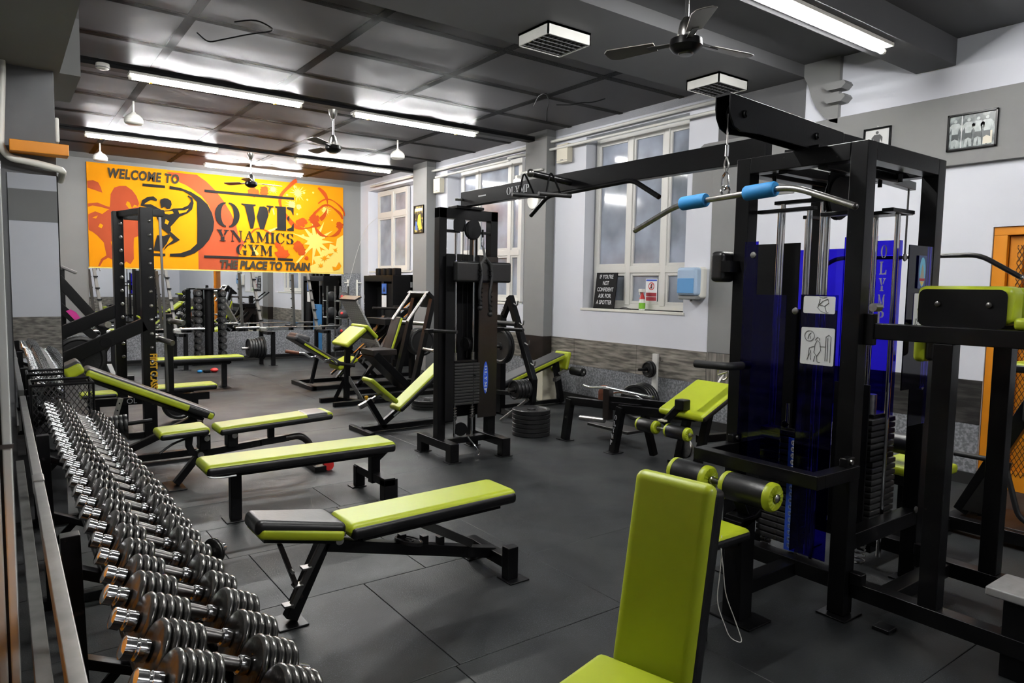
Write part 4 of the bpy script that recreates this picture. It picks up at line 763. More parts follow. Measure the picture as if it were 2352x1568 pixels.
# --- grey incline bench
b = thing('incline_bench', 'grey-topped incline bench with lime sides beyond the dumbbell rack', 'bench', (1.1, 6.75, 0)); yc = 6.75
im = frame_mx((1.02, yc, .575), (1, 0, -.475), (.475, 0, 1))
p = pad('back_pad', b, im, 1.10, .30, .085, top=GVIN, side=LIME, r=.028)
obj('black_band', MB(im).cbox((.40, 0, .037), (.20, .304, .064)), BVIN, p, bev=.018, seg=3)
obj('head_pad', MB(frame_mx((.47, yc, .84), (1, 0, .5), (-.5, 0, 1))).cbox((0, 0, .02), (.14, .29, .10)), LIME, b, bev=.03, seg=4); obj('head_pad_cover', MB(frame_mx((.475, yc, .85), (1, 0, .5), (-.5, 0, 1))).cbox((0, 0, .035), (.13, .27, .09)), GVIN, b, bev=.03, seg=4)
obj('back_board', MB(im).box(-.5, -.10, -.03, .48, .10, .0), BLACK, b, bev=.003)
obj('main_beam', MB().beam((1.40, yc, .36), (.78, yc, .10), .06, .06), BLACK, b, bev=.004); obj('base_bar', MB().box(.55, yc-.03, .02, 1.5, yc+.03, .08), BLACK, b, bev=.004)
obj('adjuster', MB().beam((.80, yc-.05, .60), (.72, yc-.05, .30), .04, .012, (1, 0, 0)), STEEL, b, bev=.002); obj('adjuster_sleeve', MB().beam((.75, yc-.04, .40), (.68, yc-.04, .10), .05, .05), BLACK, b, bev=.003); obj('adjuster_collar', MB().cbox((.745, yc-.045, .40), (.07, .065, .02)), CREAM, b, bev=.003)
for t_ in (.15, .35, .55, .75): q = V((.80, yc-.056, .60)).lerp(V((.72, yc-.056, .30)), t_); obj('adjuster_hole', MB().cyl(q-V((0, .003, 0)), q+V((0, .001, 0)), .007, 8), BLACKM, b)
obj('cross_foot', MB().box(.52, yc-.28, .0, .58, yc+.28, .05).box(1.46, yc-.28, 0, 1.52, yc+.28, .05), BLACK, b, bev=.004)
# --- far flat bench
b = thing('flat_bench', 'far lime-topped flat bench standing before the left barbell rack', 'bench', (2.3, 11.1, 0)); yc = 11.1
p = pad('bench_pad', b, frame_mx((2.36, yc, .40), (1, 0, 0), (0, 0, 1)), 1.26, .30, .085, r=.028)
obj('grey_patch', MB().box(1.78, yc-.12, .472, 2.2, yc+.12, .4785), GVIN, p, bev=.003)
for x in (1.95, 2.72): obj('leg', MB().box(x-.035, yc-.035, .008, x+.035, yc+.035, .40), BLACKF, b, bev=.003); foot_plate(b, x, yc, .12, .36)
obj('spine', MB().box(1.85, yc-.03, .36, 2.82, yc+.03, .40), BLACKF, b)
# floor dumbbell
fd = make_dumbbell('dumbbell', 'big-plated short dumbbell lying on the floor left of the near bench', .075, 2, None); fd.matrix_basis = M4.LocRotScale(V((.86, 4.05, .075)), Euler((0, 0, .5)), V((1, 1, 1)))
# ================================================================== CABLE TOWER WITH OVERHEAD BEAM
t = thing('cable_tower', 'black cable tower with a weight stack, rope and overhead beam in mid-floor', 'gym machine', (3.55, 5.58, 0)); yt = 5.58
for x in (3.275, 3.845): obj('post', MB().box(x-.04, yt-.045, .10, x+.04, yt+.045, 2.31), BLACK, t, bev=.004)
obj('top_beam', MB().box(3.235, yt-.045, 2.215, 3.885, yt+.045, 2.31), BLACK, t, bev=.004); obj('rear_post', MB().box(3.73, yt+.16, .10, 3.79, yt+.22, 2.2), BLACK, t, bev=.003)
for x, y0, y1 in ((3.26, 5.27, 5.90), (3.80, 5.22, 5.86)):
    obj('base_bar', MB().box(x-.045, y0, .10, x+.045, y1, .175), BLACK, t, bev=.004)
    for y in (y0+.045, y1-.045): obj('foot', MB().box(x-.045, y-.045, .008, x+.045, y+.045, .11), BLACK, t, bev=.004); foot_plate(t, x, y, .13, .12)
obj('cross_bar', MB().box(3.30, 5.52, .11, 3.80, 5.60, .165), BLACK, t, bev=.004)
obj('shield', MB().box(3.29, 5.50, .34, 3.385, 5.512, 1.88), BLACKM, t, bev=.002); obj('shield', MB().box(3.655, 5.50, .34, 3.87, 5.512, 1.88), mat('smoked_shield', (.014, .0115, .010, 1), .25), t, bev=.002)
obj('shield_back', MB().box(3.31, 5.66, .34, 3.83, 5.67, 1.90), BLACKM, t)
for x in (3.43, 3.63): obj('guide_rod', MB().cyl((x, 5.56, .16), (x, 5.56, 2.10), .012, 10), CHROME, t, smooth=True); obj('spring', MB().tube([(x+.022*math.cos(k*.9), 5.56+.022*math.sin(k*.9), .33+.0035*k) for k in range(38)], .005, 5), STEEL, t, smooth=True); obj('rod_bush', MB().cyl((x, 5.56, .89), (x, 5.56, .97), .022, 12), STEEL, t, smooth=True)
for x0, x1 in ((3.30, 3.46), (3.60, 3.82)): obj('rod_bracket', MB().box(x0, 5.54, 2.09, x1, 5.585, 2.115), BLACK, t, bev=.003)
wp = obj('weight_plate', MB().box(3.39, 5.495, .48, 3.67, 5.61, .504), STACKM, t, bev=.003, seg=1)
for k in range(1, 14): share(wp, 0, (0, 0, .0285*k))
obj('head_plate', MB().box(3.40, 5.515, .88, 3.66, 5.605, .90), BLACK, t, bev=.003)
hp_ = obj('pin_hole', MB().cyl((3.60, 5.4945, .493), (3.60, 5.497, .493), .006, 8), BLACKM, t)
for k in range(1, 14): share(hp_, 0, (0, 0, .0285*k))
obj('selector_pin', MB().cyl((3.60, 5.46, .755), (3.605, 5.52, .76), .006, 8), BLACK, t)
obj('pulley', MB().lathe((3.585, 5.50, 2.12), (0, 1, 0), [(0, .085), (.008, .09), (.016, .075), (.024, .09), (.032, .085)], 24), BLACKM, t, smooth=True); obj('pulley_cheek', MB().prism(rrect(.13, .17, .05), (3.585, 5.494, 2.13), (1, 0, 0), (0, 0, 1), -.006), BLACK, t); obj('pulley_cheek', MB().prism(rrect(.13, .12, .03), (3.45, 5.53, 2.16), (1, 0, 0), (0, 0, 1), -.006), BLACK, t)
obj('pulley', MB().lathe((3.50, 5.55, .235), (.3, 1, 0), [(0, .06), (.008, .065), (.016, .05), (.024, .065), (.032, .06)], 20), BLACKM, t, smooth=True); obj('pulley', MB().lathe((3.53, 5.55, 1.05), (1, .2, 0), [(0, .06), (.008, .065), (.016, .05), (.024, .065), (.032, .06)], 20), BLACKM, t, smooth=True)
for x in (3.50, 3.555): obj('cable', MB().cyl((x, 5.55, 2.1), (x, 5.55, .92), .004, 6), BLACKM, t)
obj('back_pad', MB().box(3.32, 5.36, 1.635, 3.93, 5.44, 1.825), BVIN, t, bev=.022, seg=4); obj('pad_bracket', MB().box(3.36, 5.44, 1.70, 3.84, 5.50, 1.76), BLACK, t)
obj('cable_clip', MB().tube(arc([(3.62, 5.40, 2.06), (3.605, 5.40, 1.99), (3.62, 5.40, 1.95), (3.635, 5.40, 1.99), (3.62, 5.40, 2.06)], .02), .005, 6), CHROME, t, smooth=True); obj('cable', MB().cyl((3.625, 5.41, 2.12), (3.62, 5.40, 2.05), .01, 8), BLACKM, t)
obj('swivel', MB().cyl((3.62, 5.39, 1.955), (3.625, 5.36, 1.85), .012, 8), CHROME, t, smooth=True)
for s, zz in ((0, 1.42), (1, 1.36)):
    x = 3.565+.11*s
    pts = [(3.62, 5.35, 1.86)]+[(x+.012*math.sin(k*.9), 5.345-.008*math.sin(k*.5), 1.80-k*(1.80-zz)/8) for k in range(9)]
    r_ = obj('rope', MB().tube(pts, .016, 8), RUBBER, t, smooth=True)
    for k in range(9): obj('rope_strand', MB().tube([(x+.017*math.cos(a), 5.345+.017*math.sin(a), 1.77-k*(1.77-zz)/9-.02*a/PI) for a in [q*PI/4 for q in range(9)]], .005, 4), BLACKM, r_)
    obj('rope_end', MB().ball((x, 5.345, zz-.02), .025, 10), RUBBER, r_, smooth=True)
for x0, x1, d in ((3.13, 3.235, -1), (3.885, 4.00, 1)): obj('side_arm', MB().box(min(x0, x1), yt-.04, 1.165, max(x0, x1), yt+.04, 1.20), BLACK, t, bev=.004); obj('side_handle', MB().cyl((3.16 if d < 0 else 3.97, yt+.04, 1.185), (3.30 if d < 0 else 4.05, yt-.26, 1.185), .017, 10), RUBBER, t, smooth=True)
obj('hook_chain', MB().tube(arc([(3.545, 5.50, .17), (3.57, 5.46, .12), (3.585, 5.44, .09), (3.60, 5.43, .07), (3.61, 5.42, .04)], .02), .009, 7), CHROME, t, smooth=True); obj('hook_ring', MB().tube([(3.612+.02*math.cos(a), 5.42, .025+.026*math.sin(a)) for a in [q*PI/5 for q in range(11)]], .005, 6), CHROME, t, smooth=True)
ov = obj('maker_badge', MB().prism([(.028*math.cos(a)*(1 if abs(math.sin(a)) < .95 else .8), .155*math.sin(a)) for a in [q*PI/12 for q in range(24)]], (3.74, 5.4995, .725), (1, 0, 0), (0, 0, 1), .002), BLUEP, t)
letters('badge_letters', ov, 'OLYMP', LETTER, (3.727, 5.4965, .84), (0, 0, -1), (1, 0, 0), .028, (.042, .035, .042, .05, .036), .012)
# overhead beam from the tower to the multi-gym
obj('overhead_beam', MB().box(3.50, 2.38, 2.335, 3.57, 5.60, 2.47), BLACK, t, bev=.004); obj('beam_plate', MB().box(3.40, 5.50, 2.31, 3.70, 5.66, 2.336), BLACK, t, bev=.003); obj('beam_end_pin', MB().cyl((3.50, 5.57, 2.40), (3.44, 5.60, 2.40), .012, 8), STEEL, t)
letters('beam_letters', t, 'OLYMP', LETTER, (3.498, 4.865, 2.375), (0, -1, 0), (0, 0, 1), .062, (.06, .05, .06, .07, .05), .006)
obj('paint_scrape', MB().box(3.4985, 5.18, 2.40, 3.50, 5.30, 2.412), LETTER, t)
pb = obj('pull_up_bar', MB().tube(arc([(3.45, 4.46, 2.17), (3.44, 4.24, 2.30), (3.44, 3.34, 2.325), (3.44, 3.10, 2.19)], .05, 4), .017, 10), BLACK, t, smooth=True)
for a, b_ in (((3.10, 4.02, 2.415), (3.55, 4.05, 2.39)),): obj('pull_up_stub', MB().cyl(a, b_, .024, 12), BLACK, t, smooth=True); obj('stub_ball', MB().ball((3.10, 4.02, 2.415), .03, 12), DSTEEL, t, smooth=True)
for y, dx in ((4.10, 0), (3.94, .12)):
    obj('grip_handle', MB().cyl((3.02+dx, y+.03, 2.27), (3.28+dx, y-.02, 2.27), .017, 10), RUBBER, t, smooth=True)
    obj('grip_link', MB().tube(arc([(3.08+dx, y+.02, 2.28), (3.10+dx, y, 2.44), (3.20+dx, y, 2.28)], .05), .007, 6), BLACK, t, smooth=True)
# ================================================================== MID-FLOOR MACHINES
# --- incline bench with a seat flap behind the tower
b = thing('incline_bench', 'lime incline bench with a raised seat flap behind the cable tower', 'bench', (3.5, 6.9, 0)); y_ = 6.9
im = frame_mx((3.98, y_, .575), (1, 0, .80), (-.80, 0, 1)); pad('back_pad', b, im, 1.22, .27, .07, r=.025)
pad('seat_flap', b, frame_mx((3.285, y_, .43), (1, 0, -.86), (.86, 0, 1)), .42, .27, .055, top=mat('lime_vinyl', None), side=LIME, r=.022)
obj('base_bar', MB().box(3.10, y_-.03, .01, 4.25, y_+.03, .07), BLACK, b, bev=.003); obj('cross_foot', MB().box(3.06, y_-.28, 0, 3.12, y_+.28, .05), BLACK, b, bev=.003)
obj('front_post', MB().beam((3.36, y_, .03), (3.16, y_, .36), .06, .06), BLACK, b, bev=.003); obj('back_support', MB().beam((3.33, y_, .08), (3.95, y_, .52), .05, .06), BLACK, b, bev=.003)
obj('seat_tube', MB().beam((3.10, y_, .30), (3.34, y_, .42), .035, .035), CHROME, b, bev=.003); obj('tube_cap', MB().beam((3.06, y_, .285), (3.22, y_, .355), .055, .05), STEEL, b, bev=.006); obj('knob', MB().lathe((3.14, y_-.01, .36), (0, 0, 1), [(0, .008), (.02, .02), (.035, .022), (.045, .012)], 12), YEL, b, smooth=True)
obj('front_trim', MB().beam((3.45, y_-.035, .16), (3.62, y_-.035, .28), .01, .02), CHROME, b); obj('upright', MB().beam((4.05, y_, .05), (4.45, y_, .95), .06, .06), BLACK, b, bev=.003)
# --- plate stack on the floor
for k in range(6): tag(obj('weight_plate', plate_mb((4.62, 5.90, .0475*k), (0, 0, 1), .208, .046, .035, 36), IRON, smooth=True), ['bottom plate of the floor stack right of the cable tower', 'second plate up in the floor stack', 'third plate up in the floor stack', 'fourth plate up in the floor stack', 'fifth plate up, just below the top of the floor stack', 'top plate of the floor stack right of the cable tower'][k], 'weight plate', 'plates stacked on the floor')
# --- plate-loaded A-frame
t = thing('plate_tree', 'black A-frame plate tree with hooks behind the cable tower', 'rack', (5.05, 6.8, 0))
obj('leg', MB().beam((5.05, 6.92, 1.48), (5.05, 6.42, .50), .07, .08), BLACK, t, bev=.004); obj('leg', MB().beam((5.05, 6.42, .52), (5.05, 6.44, .24), .07, .08).beam((5.05, 6.44, .26), (5.05, 6.58, .02), .07, .08), BLACK, t, bev=.004)
obj('leg', MB().beam((5.05, 6.90, 1.46), (5.05, 7.10, 1.15), .06, .07), BLACK, t, bev=.004); obj('rear_panel', MB().box(5.0, 7.02, .02, 5.08, 7.12, 1.25), BLACK, t, bev=.004)
letters('leg_letters', t, 'OL', LETTER, (5.014, 6.99, 1.335), (0, .62, -.78), (0, -.78, -.62), -.07, (.07, .06), .05)
obj('base_bar', MB().beam((4.95, 6.55, .05), (5.05, 7.08, .05), .06, .06), BLACK, t, bev=.004); obj('base_brace', MB().beam((5.0, 6.44, .28), (4.72, 6.62, .02), .05, .03), STEEL, t, bev=.003); obj('seat_rail', MB().beam((5.03, 6.44, .32), (5.0, 7.08, .28), .05, .05), BLACK, t, bev=.003)
for k in range(4):
    q = V((5.05, 6.88, 1.40)).lerp(V((5.05, 6.52, .70)), k/3*1.0); obj('hook', MB().tube(arc([(5.05, q.y-.03, q.z), (5.05, q.y-.12, q.z-.03), (5.05, q.y-.13, q.z+.03)], .03), .009, 7), STEEL, t, smooth=True)
obj('plate_peg', MB().cyl((5.03, 6.93, .87), (4.86, 6.95, .87), .025, 12), DSTEEL, t, smooth=True); obj('plate_peg', MB().cyl((5.02, 6.46, .40), (4.72, 6.46, .40), .025, 12), DSTEEL, t, smooth=True); obj('cross_grip', MB().cyl((5.03, 6.75, 1.15), (5.0, 7.1, 1.15), .03, 12), RUBBER, t, smooth=True)
for k in range(2): tag(obj('weight_plate', plate_mb((4.995-.045*k, 6.935, .87), (-1, 0, 0), .215, .04, .035), IRON, smooth=True), ('outer' if k else 'inner')+' large black plate on the upper peg of the A-frame', 'weight plate', 'plates on the A-frame')
for k in range(4): tag(obj('weight_plate', plate_mb((4.985-.05*k, 6.46, .40), (-1, 0, 0), .115, .042, .03), IRON, smooth=True), f'{ORD[k]} small black plate from the leg on the lower peg of the A-frame', 'weight plate', 'plates on the A-frame')
# --- sit-up bench
b = thing('sit_up_bench', 'grey and lime decline sit-up bench with a black foot roller by the dado', 'bench', (5.8, 7.3, 0)); yb = 7.3
im = frame_mx((5.55, yb, .435), (1, 0, .32), (-.32, 0, 1)); p = pad('back_pad', b, im, 1.36, .30, .07, top=GVIN, side=LIME, r=.022)
obj('black_band', MB(im).cbox((-.42, 0, .03), (.34, .304, .055)), BVIN, p, bev=.015)
obj('end_flap', MB(frame_mx((6.235, yb, .60), (.25, 0, 1), (1, 0, -.25))).cbox((0, 0, .0), (.25, .30, .06)), LIME, b, bev=.025, seg=3)
obj('front_leg', MB().beam((6.10, yb-.02, .60), (6.22, yb-.02, .02), .07, .07), BLACK, b, bev=.004); foot_plate(b, 6.22, yb-.02, .1, .3)
obj('spine', MB().beam((6.10, yb, .58), (5.0, yb, .22), .06, .06), BLACK, b, bev=.004); obj('rear_leg', MB().box(5.0, yb-.2, .0, 5.07, yb+.2, .24), BLACK, b, bev=.004); obj('base_bar', MB().beam((5.03, yb, .04), (6.2, yb, .04), .05, .05), BLACK, b, bev=.003)
obj('roller_arm', MB().beam((6.14, yb-.05, .42), (6.26, yb-.12, .50), .04, .04), STEEL, b, bev=.003); obj('side_peg', MB().beam((6.16, yb-.04, .37), (5.98, yb-.16, .36), .05, .05), STEEL, b, bev=.004)
roller(b, (6.27, yb-.17, .47), (6.27, yb-.42, .47), .058, BVIN, BVIN); roller(b, (6.27, yb+.02, .47), (6.27, yb+.22, .47), .058, BVIN, LIME)
# --- white bin
b = thing('waste_bin', 'tall cream waste bin behind the sit-up bench', 'bin', (6.21, 7.68, 0))
bx_ = [(6.08, 7.52), (6.34, 7.52), (6.34, 7.84), (6.08, 7.84)]
mb = MB()._add([(x, y, 0) for x, y in bx_]+[(6.21+(x-6.21)*1.06, 7.68+(y-7.68)*1.06, .48) for x, y in bx_], [(3, 2, 1, 0), (0, 1, 5, 4), (1, 2, 6, 5), (2, 3, 7, 6), (3, 0, 4, 7), (4, 5, 6, 7)]); obj('body', mb, CREAM, b, bev=.012); obj('rim', MB().box(6.06, 7.50, .475, 6.36, 7.86, .50), WHITE, b, bev=.008)
# --- row bench with chrome handles
t = thing('row_bench', 'low black T-bar row frame with chrome handles in front of the dado', 'gym machine', (4.9, 5.0, 0)); xr = 4.83
obj('front_leg', MB().beam((xr-.05, 5.44, .44), (xr-.07, 5.49, .008), .07, .075), BLACK, t, bev=.004); foot_plate(t, xr-.07, 5.49, .12, .16)
obj('main_beam', MB().beam((xr-.05, 5.47, .42), (xr+.05, 4.55, .46), .06, .08), BLACK, t, bev=.004); obj('rear_leg', MB().beam((xr+.05, 4.5, .44), (xr+.15, 4.45, .02), .06, .06), BLACK, t, bev=.004)
obj('mast', MB().box(xr-.03, 4.90, .30, xr+.04, 4.98, .61), BROWNP, t, bev=.004); obj('arm', MB().beam((xr, 4.93, .50), (xr+.26, 4.22, .50), .055, .08), BLACK, t, bev=.004)
obj('handle_bar', MB().tube(arc([(xr, 5.30, .60), (xr, 5.22, .585), (xr, 4.95, .615), (xr, 4.35, .60)], .03), .014, 10), CHROME, t, smooth=True); obj('handle_bar', MB().tube(arc([(xr+.18, 5.18, .50), (xr+.18, 4.95, .56), (xr+.12, 4.7, .57), (xr+.2, 4.62, .50)], .04), .014, 10), CHROME, t, smooth=True)
obj('foot_tube', MB().lathe((xr-.06, 5.27, .27), (.1, -1, .06), [(0, .012), (0, .026), (.32, .026)], 16), STEEL, t, smooth=True); obj('foot_step', MB().box(xr+.25, 4.9, .12, xr+.5, 5.5, .15), DSTEEL, t, bev=.004)
tag(obj('leather_strap', MB().prism([(0, 0), (.10, 0), (.13, .12), (.10, .17), (.03, .17), (0, .10)], (xr+.14, 5.18, .44), (0, -1, 0), (0, 0, 1), .05), BROWN, bev=.012), 'brown leather strap hung over the row frame', 'strap')
# --- leg curl bench
t = thing('leg_curl_bench', 'leg curl bench with a lime pad and black and lime rollers beside the multi-gym', 'gym machine', (4.95, 4.2, 0)); xl = 4.86
obj('front_leg', MB().beam((xl-.06, 4.72, .46), (xl-.08, 4.79, .008), .07, .075), BLACK, t, bev=.004); foot_plate(t, xl-.08, 4.79, .16, .12)
for k, ch in enumerate('OLYMP'): letters('leg_letters', t, ch, LETTER, (xl-.1135-.0035*k, 4.752+.010*k, .335-.062*k), (0, -1, 0), (0, 0, 1), .048, (.028,), 0)
obj('main_beam', MB().beam((xl-.05, 4.75, .44), (xl+.10, 3.95, .47), .065, .08), BLACK, t, bev=.004)
im = frame_mx((5.07, 3.99, .575), (.82, 0, .36), (-.36, 0, .82)); p = pad('thigh_pad', t, im, .60, .52, .075, r=.03)
obj('pad_ridge', MB(im).cbox((.02, -.185, .05), (.54, .13, .05)), LIME, p, bev=.024, seg=4)
for y in (4.12, 3.90): obj('rear_leg', MB().beam((5.08, y, .55), (4.98, y+.04, .008), .06, .07), BLACK, t, bev=.004)
obj('foot_bar', MB().box(4.93, 3.82, .0, 5.03, 4.24, .03), BLACK, t, bev=.004); obj('rear_beam', MB().beam((5.05, 4.0, .25), (5.8, 3.75, .28), .06, .07), BLACK, t, bev=.004)
obj('lever', MB().beam((4.80, 3.98, .60), (4.75, 4.14, .40), .05, .06), BLACK, t, bev=.004); obj('lever_head', MB().box(4.74, 3.92, .55, 4.84, 4.02, .64), BLACK, t, bev=.01); obj('lever_trim', MB().beam((4.772, 3.98, .63), (4.725, 4.15, .42), .008, .015), CHROME, t); obj('lever_sleeve', MB().box(4.70, 4.09, .425, 4.79, 4.17, .442), CREAM, t, bev=.004)
obj('roller_axle', MB().cyl((4.73, 4.42, .355), (4.73, 3.80, .355), .014, 10), STEEL, t, smooth=True); roller(t, (4.73, 4.19, .355), (4.73, 4.43, .355), .06); roller(t, (4.73, 4.09, .355), (4.73, 3.83, .355), .06)
obj('pulley', MB().lathe((5.0, 4.12, .15), (1, 0, 0), [(0, .09), (.01, .095), (.02, .08), (.03, .095), (.04, .09)], 20), STEEL, t, smooth=True)
obj('rear_handle', MB().tube(arc([(5.28, 4.05, .60), (5.36, 4.02, .75), (5.40, 4.0, .82)], .05), .014, 8), STEEL, t, smooth=True)
obj('handle_wheel', MB().tube([(5.38, 4.0+.06*math.cos(a), .83+.06*math.sin(a)) for a in [q*PI/10 for q in range(21)]], .009, 7), STEEL, t, smooth=True); obj('wheel_spoke', MB().cyl((5.38, 3.945, .85), (5.38, 4.055, .81), .007, 6), STEEL, t)
# --- preacher curl
t = thing('preacher_bench', 'preacher curl stand with a lime arm pad in the middle distance', 'bench', (3.7, 8.85, 0))
obj('column', MB().beam((3.74, 8.85, .02), (3.76, 8.85, .80), .07, .06), BLACKF, t, bev=.004); obj('base_bar', MB().box(3.42, 8.95, .0, 3.72, 9.01, .06), BLACKF, t, bev=.003); obj('base_bar', MB().box(3.45, 8.55, .0, 4.35, 8.61, .06), BLACKF, t, bev=.003); obj('base_link', MB().beam((3.70, 8.98, .03), (3.85, 8.58, .03), .06, .06), BLACKF, t, bev=.003)
obj('brace', MB().beam((3.76, 8.84, .35), (3.92, 8.72, .02), .03, .05), STEEL, t, bev=.003); obj('brace', MB().beam((3.74, 8.86, .35), (3.62, 8.97, .02), .03, .05), BLACKF, t, bev=.003); obj('base_bar', MB().box(3.95, 8.9, .0, 4.35, 8.96, .06), BLACKF, t, bev=.003)
pm = frame_mx((3.80, 8.85, .87), (1, 0, .80), (-.80, 0, 1)); obj('arm_pad', MB(pm).cbox((0, 0, .03), (.36, .50, .06)), LIME, t, bev=.024, seg=4); pm2 = frame_mx((3.99, 8.85, .95), (1, 0, -1.0), (1.0, 0, 1)); q = obj('arm_pad', MB(pm2).cbox((0, 0, .02), (.24, .50, .05)), LIME, t, bev=.02, seg=4); obj('pad_board', MB(pm).cbox((.02, 0, -.01), (.34, .42, .03)), BVIN, t, bev=.006); obj('pad_board', MB(pm2).cbox((0, 0, -.015), (.22, .42, .03)), BVIN, t, bev=.006)
obj('bar_rest', MB().cyl((3.55, 8.80, .74), (3.68, 8.80, .74), .03, 12), BLACKF, t); obj('neck', MB().box(3.70, 8.81, .72, 3.82, 8.89, .86), BLACKF, t, bev=.006)
ez = thing('curl_bar', 'wavy chrome curl bar resting on the preacher stand', 'barbell', (3.6, 8.8, .6))
obj('bar', MB().tube(arc([(2.95, 8.95, .72), (3.2, 8.92, .68), (3.27, 8.91, .62), (3.35, 8.90, .64), (3.44, 8.88, .57), (3.55, 8.87, .60), (3.62, 8.86, .52), (3.85, 8.82, .50)], .03), .014, 8), CHROME, ez, smooth=True); obj('grip', MB().cyl((3.62, 8.86, .54), (3.85, 8.82, .50), .026, 10), RUBBER, ez, smooth=True); obj('grip', MB().cyl((2.95, 8.95, .72), (3.12, 8.93, .69), .022, 10), BROWN, ez, smooth=True)
# --- leg press
t = thing('leg_press', 'plate-loaded leg press with a checker-plate foot board near the mural', 'gym machine', (4.8, 10.5, 0)); yl = 10.5
bp = frame_mx((3.92, yl, .50), (1, 0, -.62), (.62, 0, 1)); pad('back_pad', t, bp, .95, .42, .09, top=GVIN, side=BVIN, r=.03); obj('head_pad', MB(frame_mx((3.66, yl, .72), (1, 0, -.3), (.3, 0, 1))).cbox((0, 0, .05), (.24, .36, .11)), GVIN, t, bev=.045, seg=5); obj('lime_piping', MB(bp).box(-.30, -.213, .02, .46, -.205, .05), LIME, t)
obj('rest_prop', MB().beam((3.95, yl, .42), (3.86, yl, .05), .05, .05), BLACKF, t, bev=.003); obj('seat', MB(frame_mx((4.40, yl, .32), (1, 0, .45), (-.45, 0, 1))).cbox((0, 0, .03), (.34, .42, .08)), LIME, t, bev=.02)
for y in (yl-.42, yl+.42): obj('base_rail', MB().box(3.72, y-.03, .0, 6.0, y+.03, .06), BLACKF, t, bev=.003); obj('slide_rail', MB().beam((4.25, y*.4+yl*.6, .15), (5.75, y*.4+yl*.6, 1.35), .03, .03), CHROME, t); obj('rail_leg', MB().beam((4.55, y, .62), (5.15, y, .03), .06, .06), BLACKF, t, bev=.003); obj('rail_leg', MB().beam((5.15, y, .85), (4.45, y, .03), .06, .06), BLACKF, t, bev=.003)
obj('base_cross', MB().box(3.70, yl-.45, .0, 3.78, yl+.45, .06), BLACKF, t, bev=.003)
fm = frame_mx((4.72, yl, .90), (-.52, 0, .95), (-.95, 0, -.52)); obj('foot_board', MB(fm).cbox((0, 0, 0), (1.02, .62, .03)), CHECK, t, bev=.004); obj('foot_board_lip', MB(fm).cbox((.52, 0, -.04), (.03, .64, .12)), BROWNP, t, bev=.004)
obj('carriage', MB().beam((5.30, yl-.30, 1.02), (4.88, yl-.30, .38), .10, .22), BROWNP, t, bev=.006); obj('carriage', MB().beam((5.30, yl+.25, 1.02), (4.88, yl+.25, .38), .10, .22), BROWNP, t, bev=.006); obj('carriage_top', MB().box(4.95, yl-.35, .95, 5.35, yl+.35, 1.05), BLACKF, t, bev=.006)
obj('carriage_post', MB().box(5.28, yl-.05, .35, 5.38, yl+.05, 1.25), BLACKF, t, bev=.006)
obj('sleeve', MB().cyl((5.22, yl-.35, 1.0), (5.34, yl-.95, 1.0), .032, 14), STEEL, t, smooth=True); obj('sleeve_ring', MB().cyl((5.28, yl-.62, 1.0), (5.285, yl-.65, 1.0), .045, 14), STEEL, t, smooth=True); obj('cross_handle', MB().cyl((4.85, yl-.1, 1.22), (5.5, yl-.1, 1.2), .02, 10), BROWNP, t, smooth=True)
for x in (4.72, 4.9, 5.05): obj('side_handle', MB().cyl((x-.35, yl-.36, .36), (x-.22, yl-.36, .56), .018, 8), RUBBER, t, smooth=True)
obj('storage_post', MB().box(5.45, yl-.3, .05, 5.52, yl-.2, .75), BLACKF, t)
for k in range(4): tag(obj('weight_plate', plate_mb((5.50, yl-.42-.045*k, .68), (0, -1, 0), .225, .042, .035), IRON, smooth=True), f'{ORD[k]} big plate hung beside the leg press carriage', 'weight plate', 'plates beside the leg press')
# --- leaning press machine behind the cable tower
t = thing('lever_press', 'tall leaning lever press with chrome grip bars behind the lime incline bench', 'gym machine', (5.0, 8.9, 0)); yh = 8.9
for y in (yh, yh+.55): obj('leaning_post', MB().beam((4.78, y, .10), (5.10, y, 1.40), .07, .10), BLACKF, t, bev=.004)
obj('post_head', MB().beam((5.00, yh+.27, 1.50), (5.24, yh+.27, 1.28), .62, .05), BLACKF, t, bev=.004)
for y in (yh+.02, yh+.5): obj('grip_bar', MB().cyl((5.02, y, 1.50), (4.70, y, 1.08), .024, 12), STEEL, t, smooth=True)
obj('base_bar', MB().box(4.0, yh-.03, .0, 5.6, yh+.03, .06), BLACKF, t, bev=.003); obj('base_bar', MB().box(4.0, yh+.53, .0, 5.6, yh+.59, .06), BLACKF, t, bev=.003); obj('sled', MB().beam((4.22, yh+.25, .62), (4.75, yh+.25, .12), .42, .10), BLACKF, t, bev=.006); obj('sled_top', MB().box(4.18, yh+.05, .60, 4.55, yh+.47, .68), BROWNP, t, bev=.006)
pad('back_pad', t, frame_mx((4.92, yh+.9, .80), (.35, 0, 1), (-1, 0, .35)), .62, .3, .06, top=BVIN, side=LIME); obj('seat_pad', MB().box(4.55, yh+.75, .52, 4.85, yh+1.05, .58), LIME, t, bev=.015)
obj('plate_pin', MB().cyl((5.25, yh-.05, .62), (5.2, yh-.4, .62), .025, 10), STEEL, t); obj('plate_pin', MB().cyl((4.92, yh-.05, .68), (4.9, yh-.4, .68), .025, 10), STEEL, t)
for k in range(4): tag(obj('weight_plate', plate_mb((5.28, yh-.10-.045*k, .62), (-.1, -1, 0), .2, .042, .035), IRON, smooth=True), f'{ORD[k]} plate on the right pin of the lever press', 'weight plate', 'plates on the lever press')
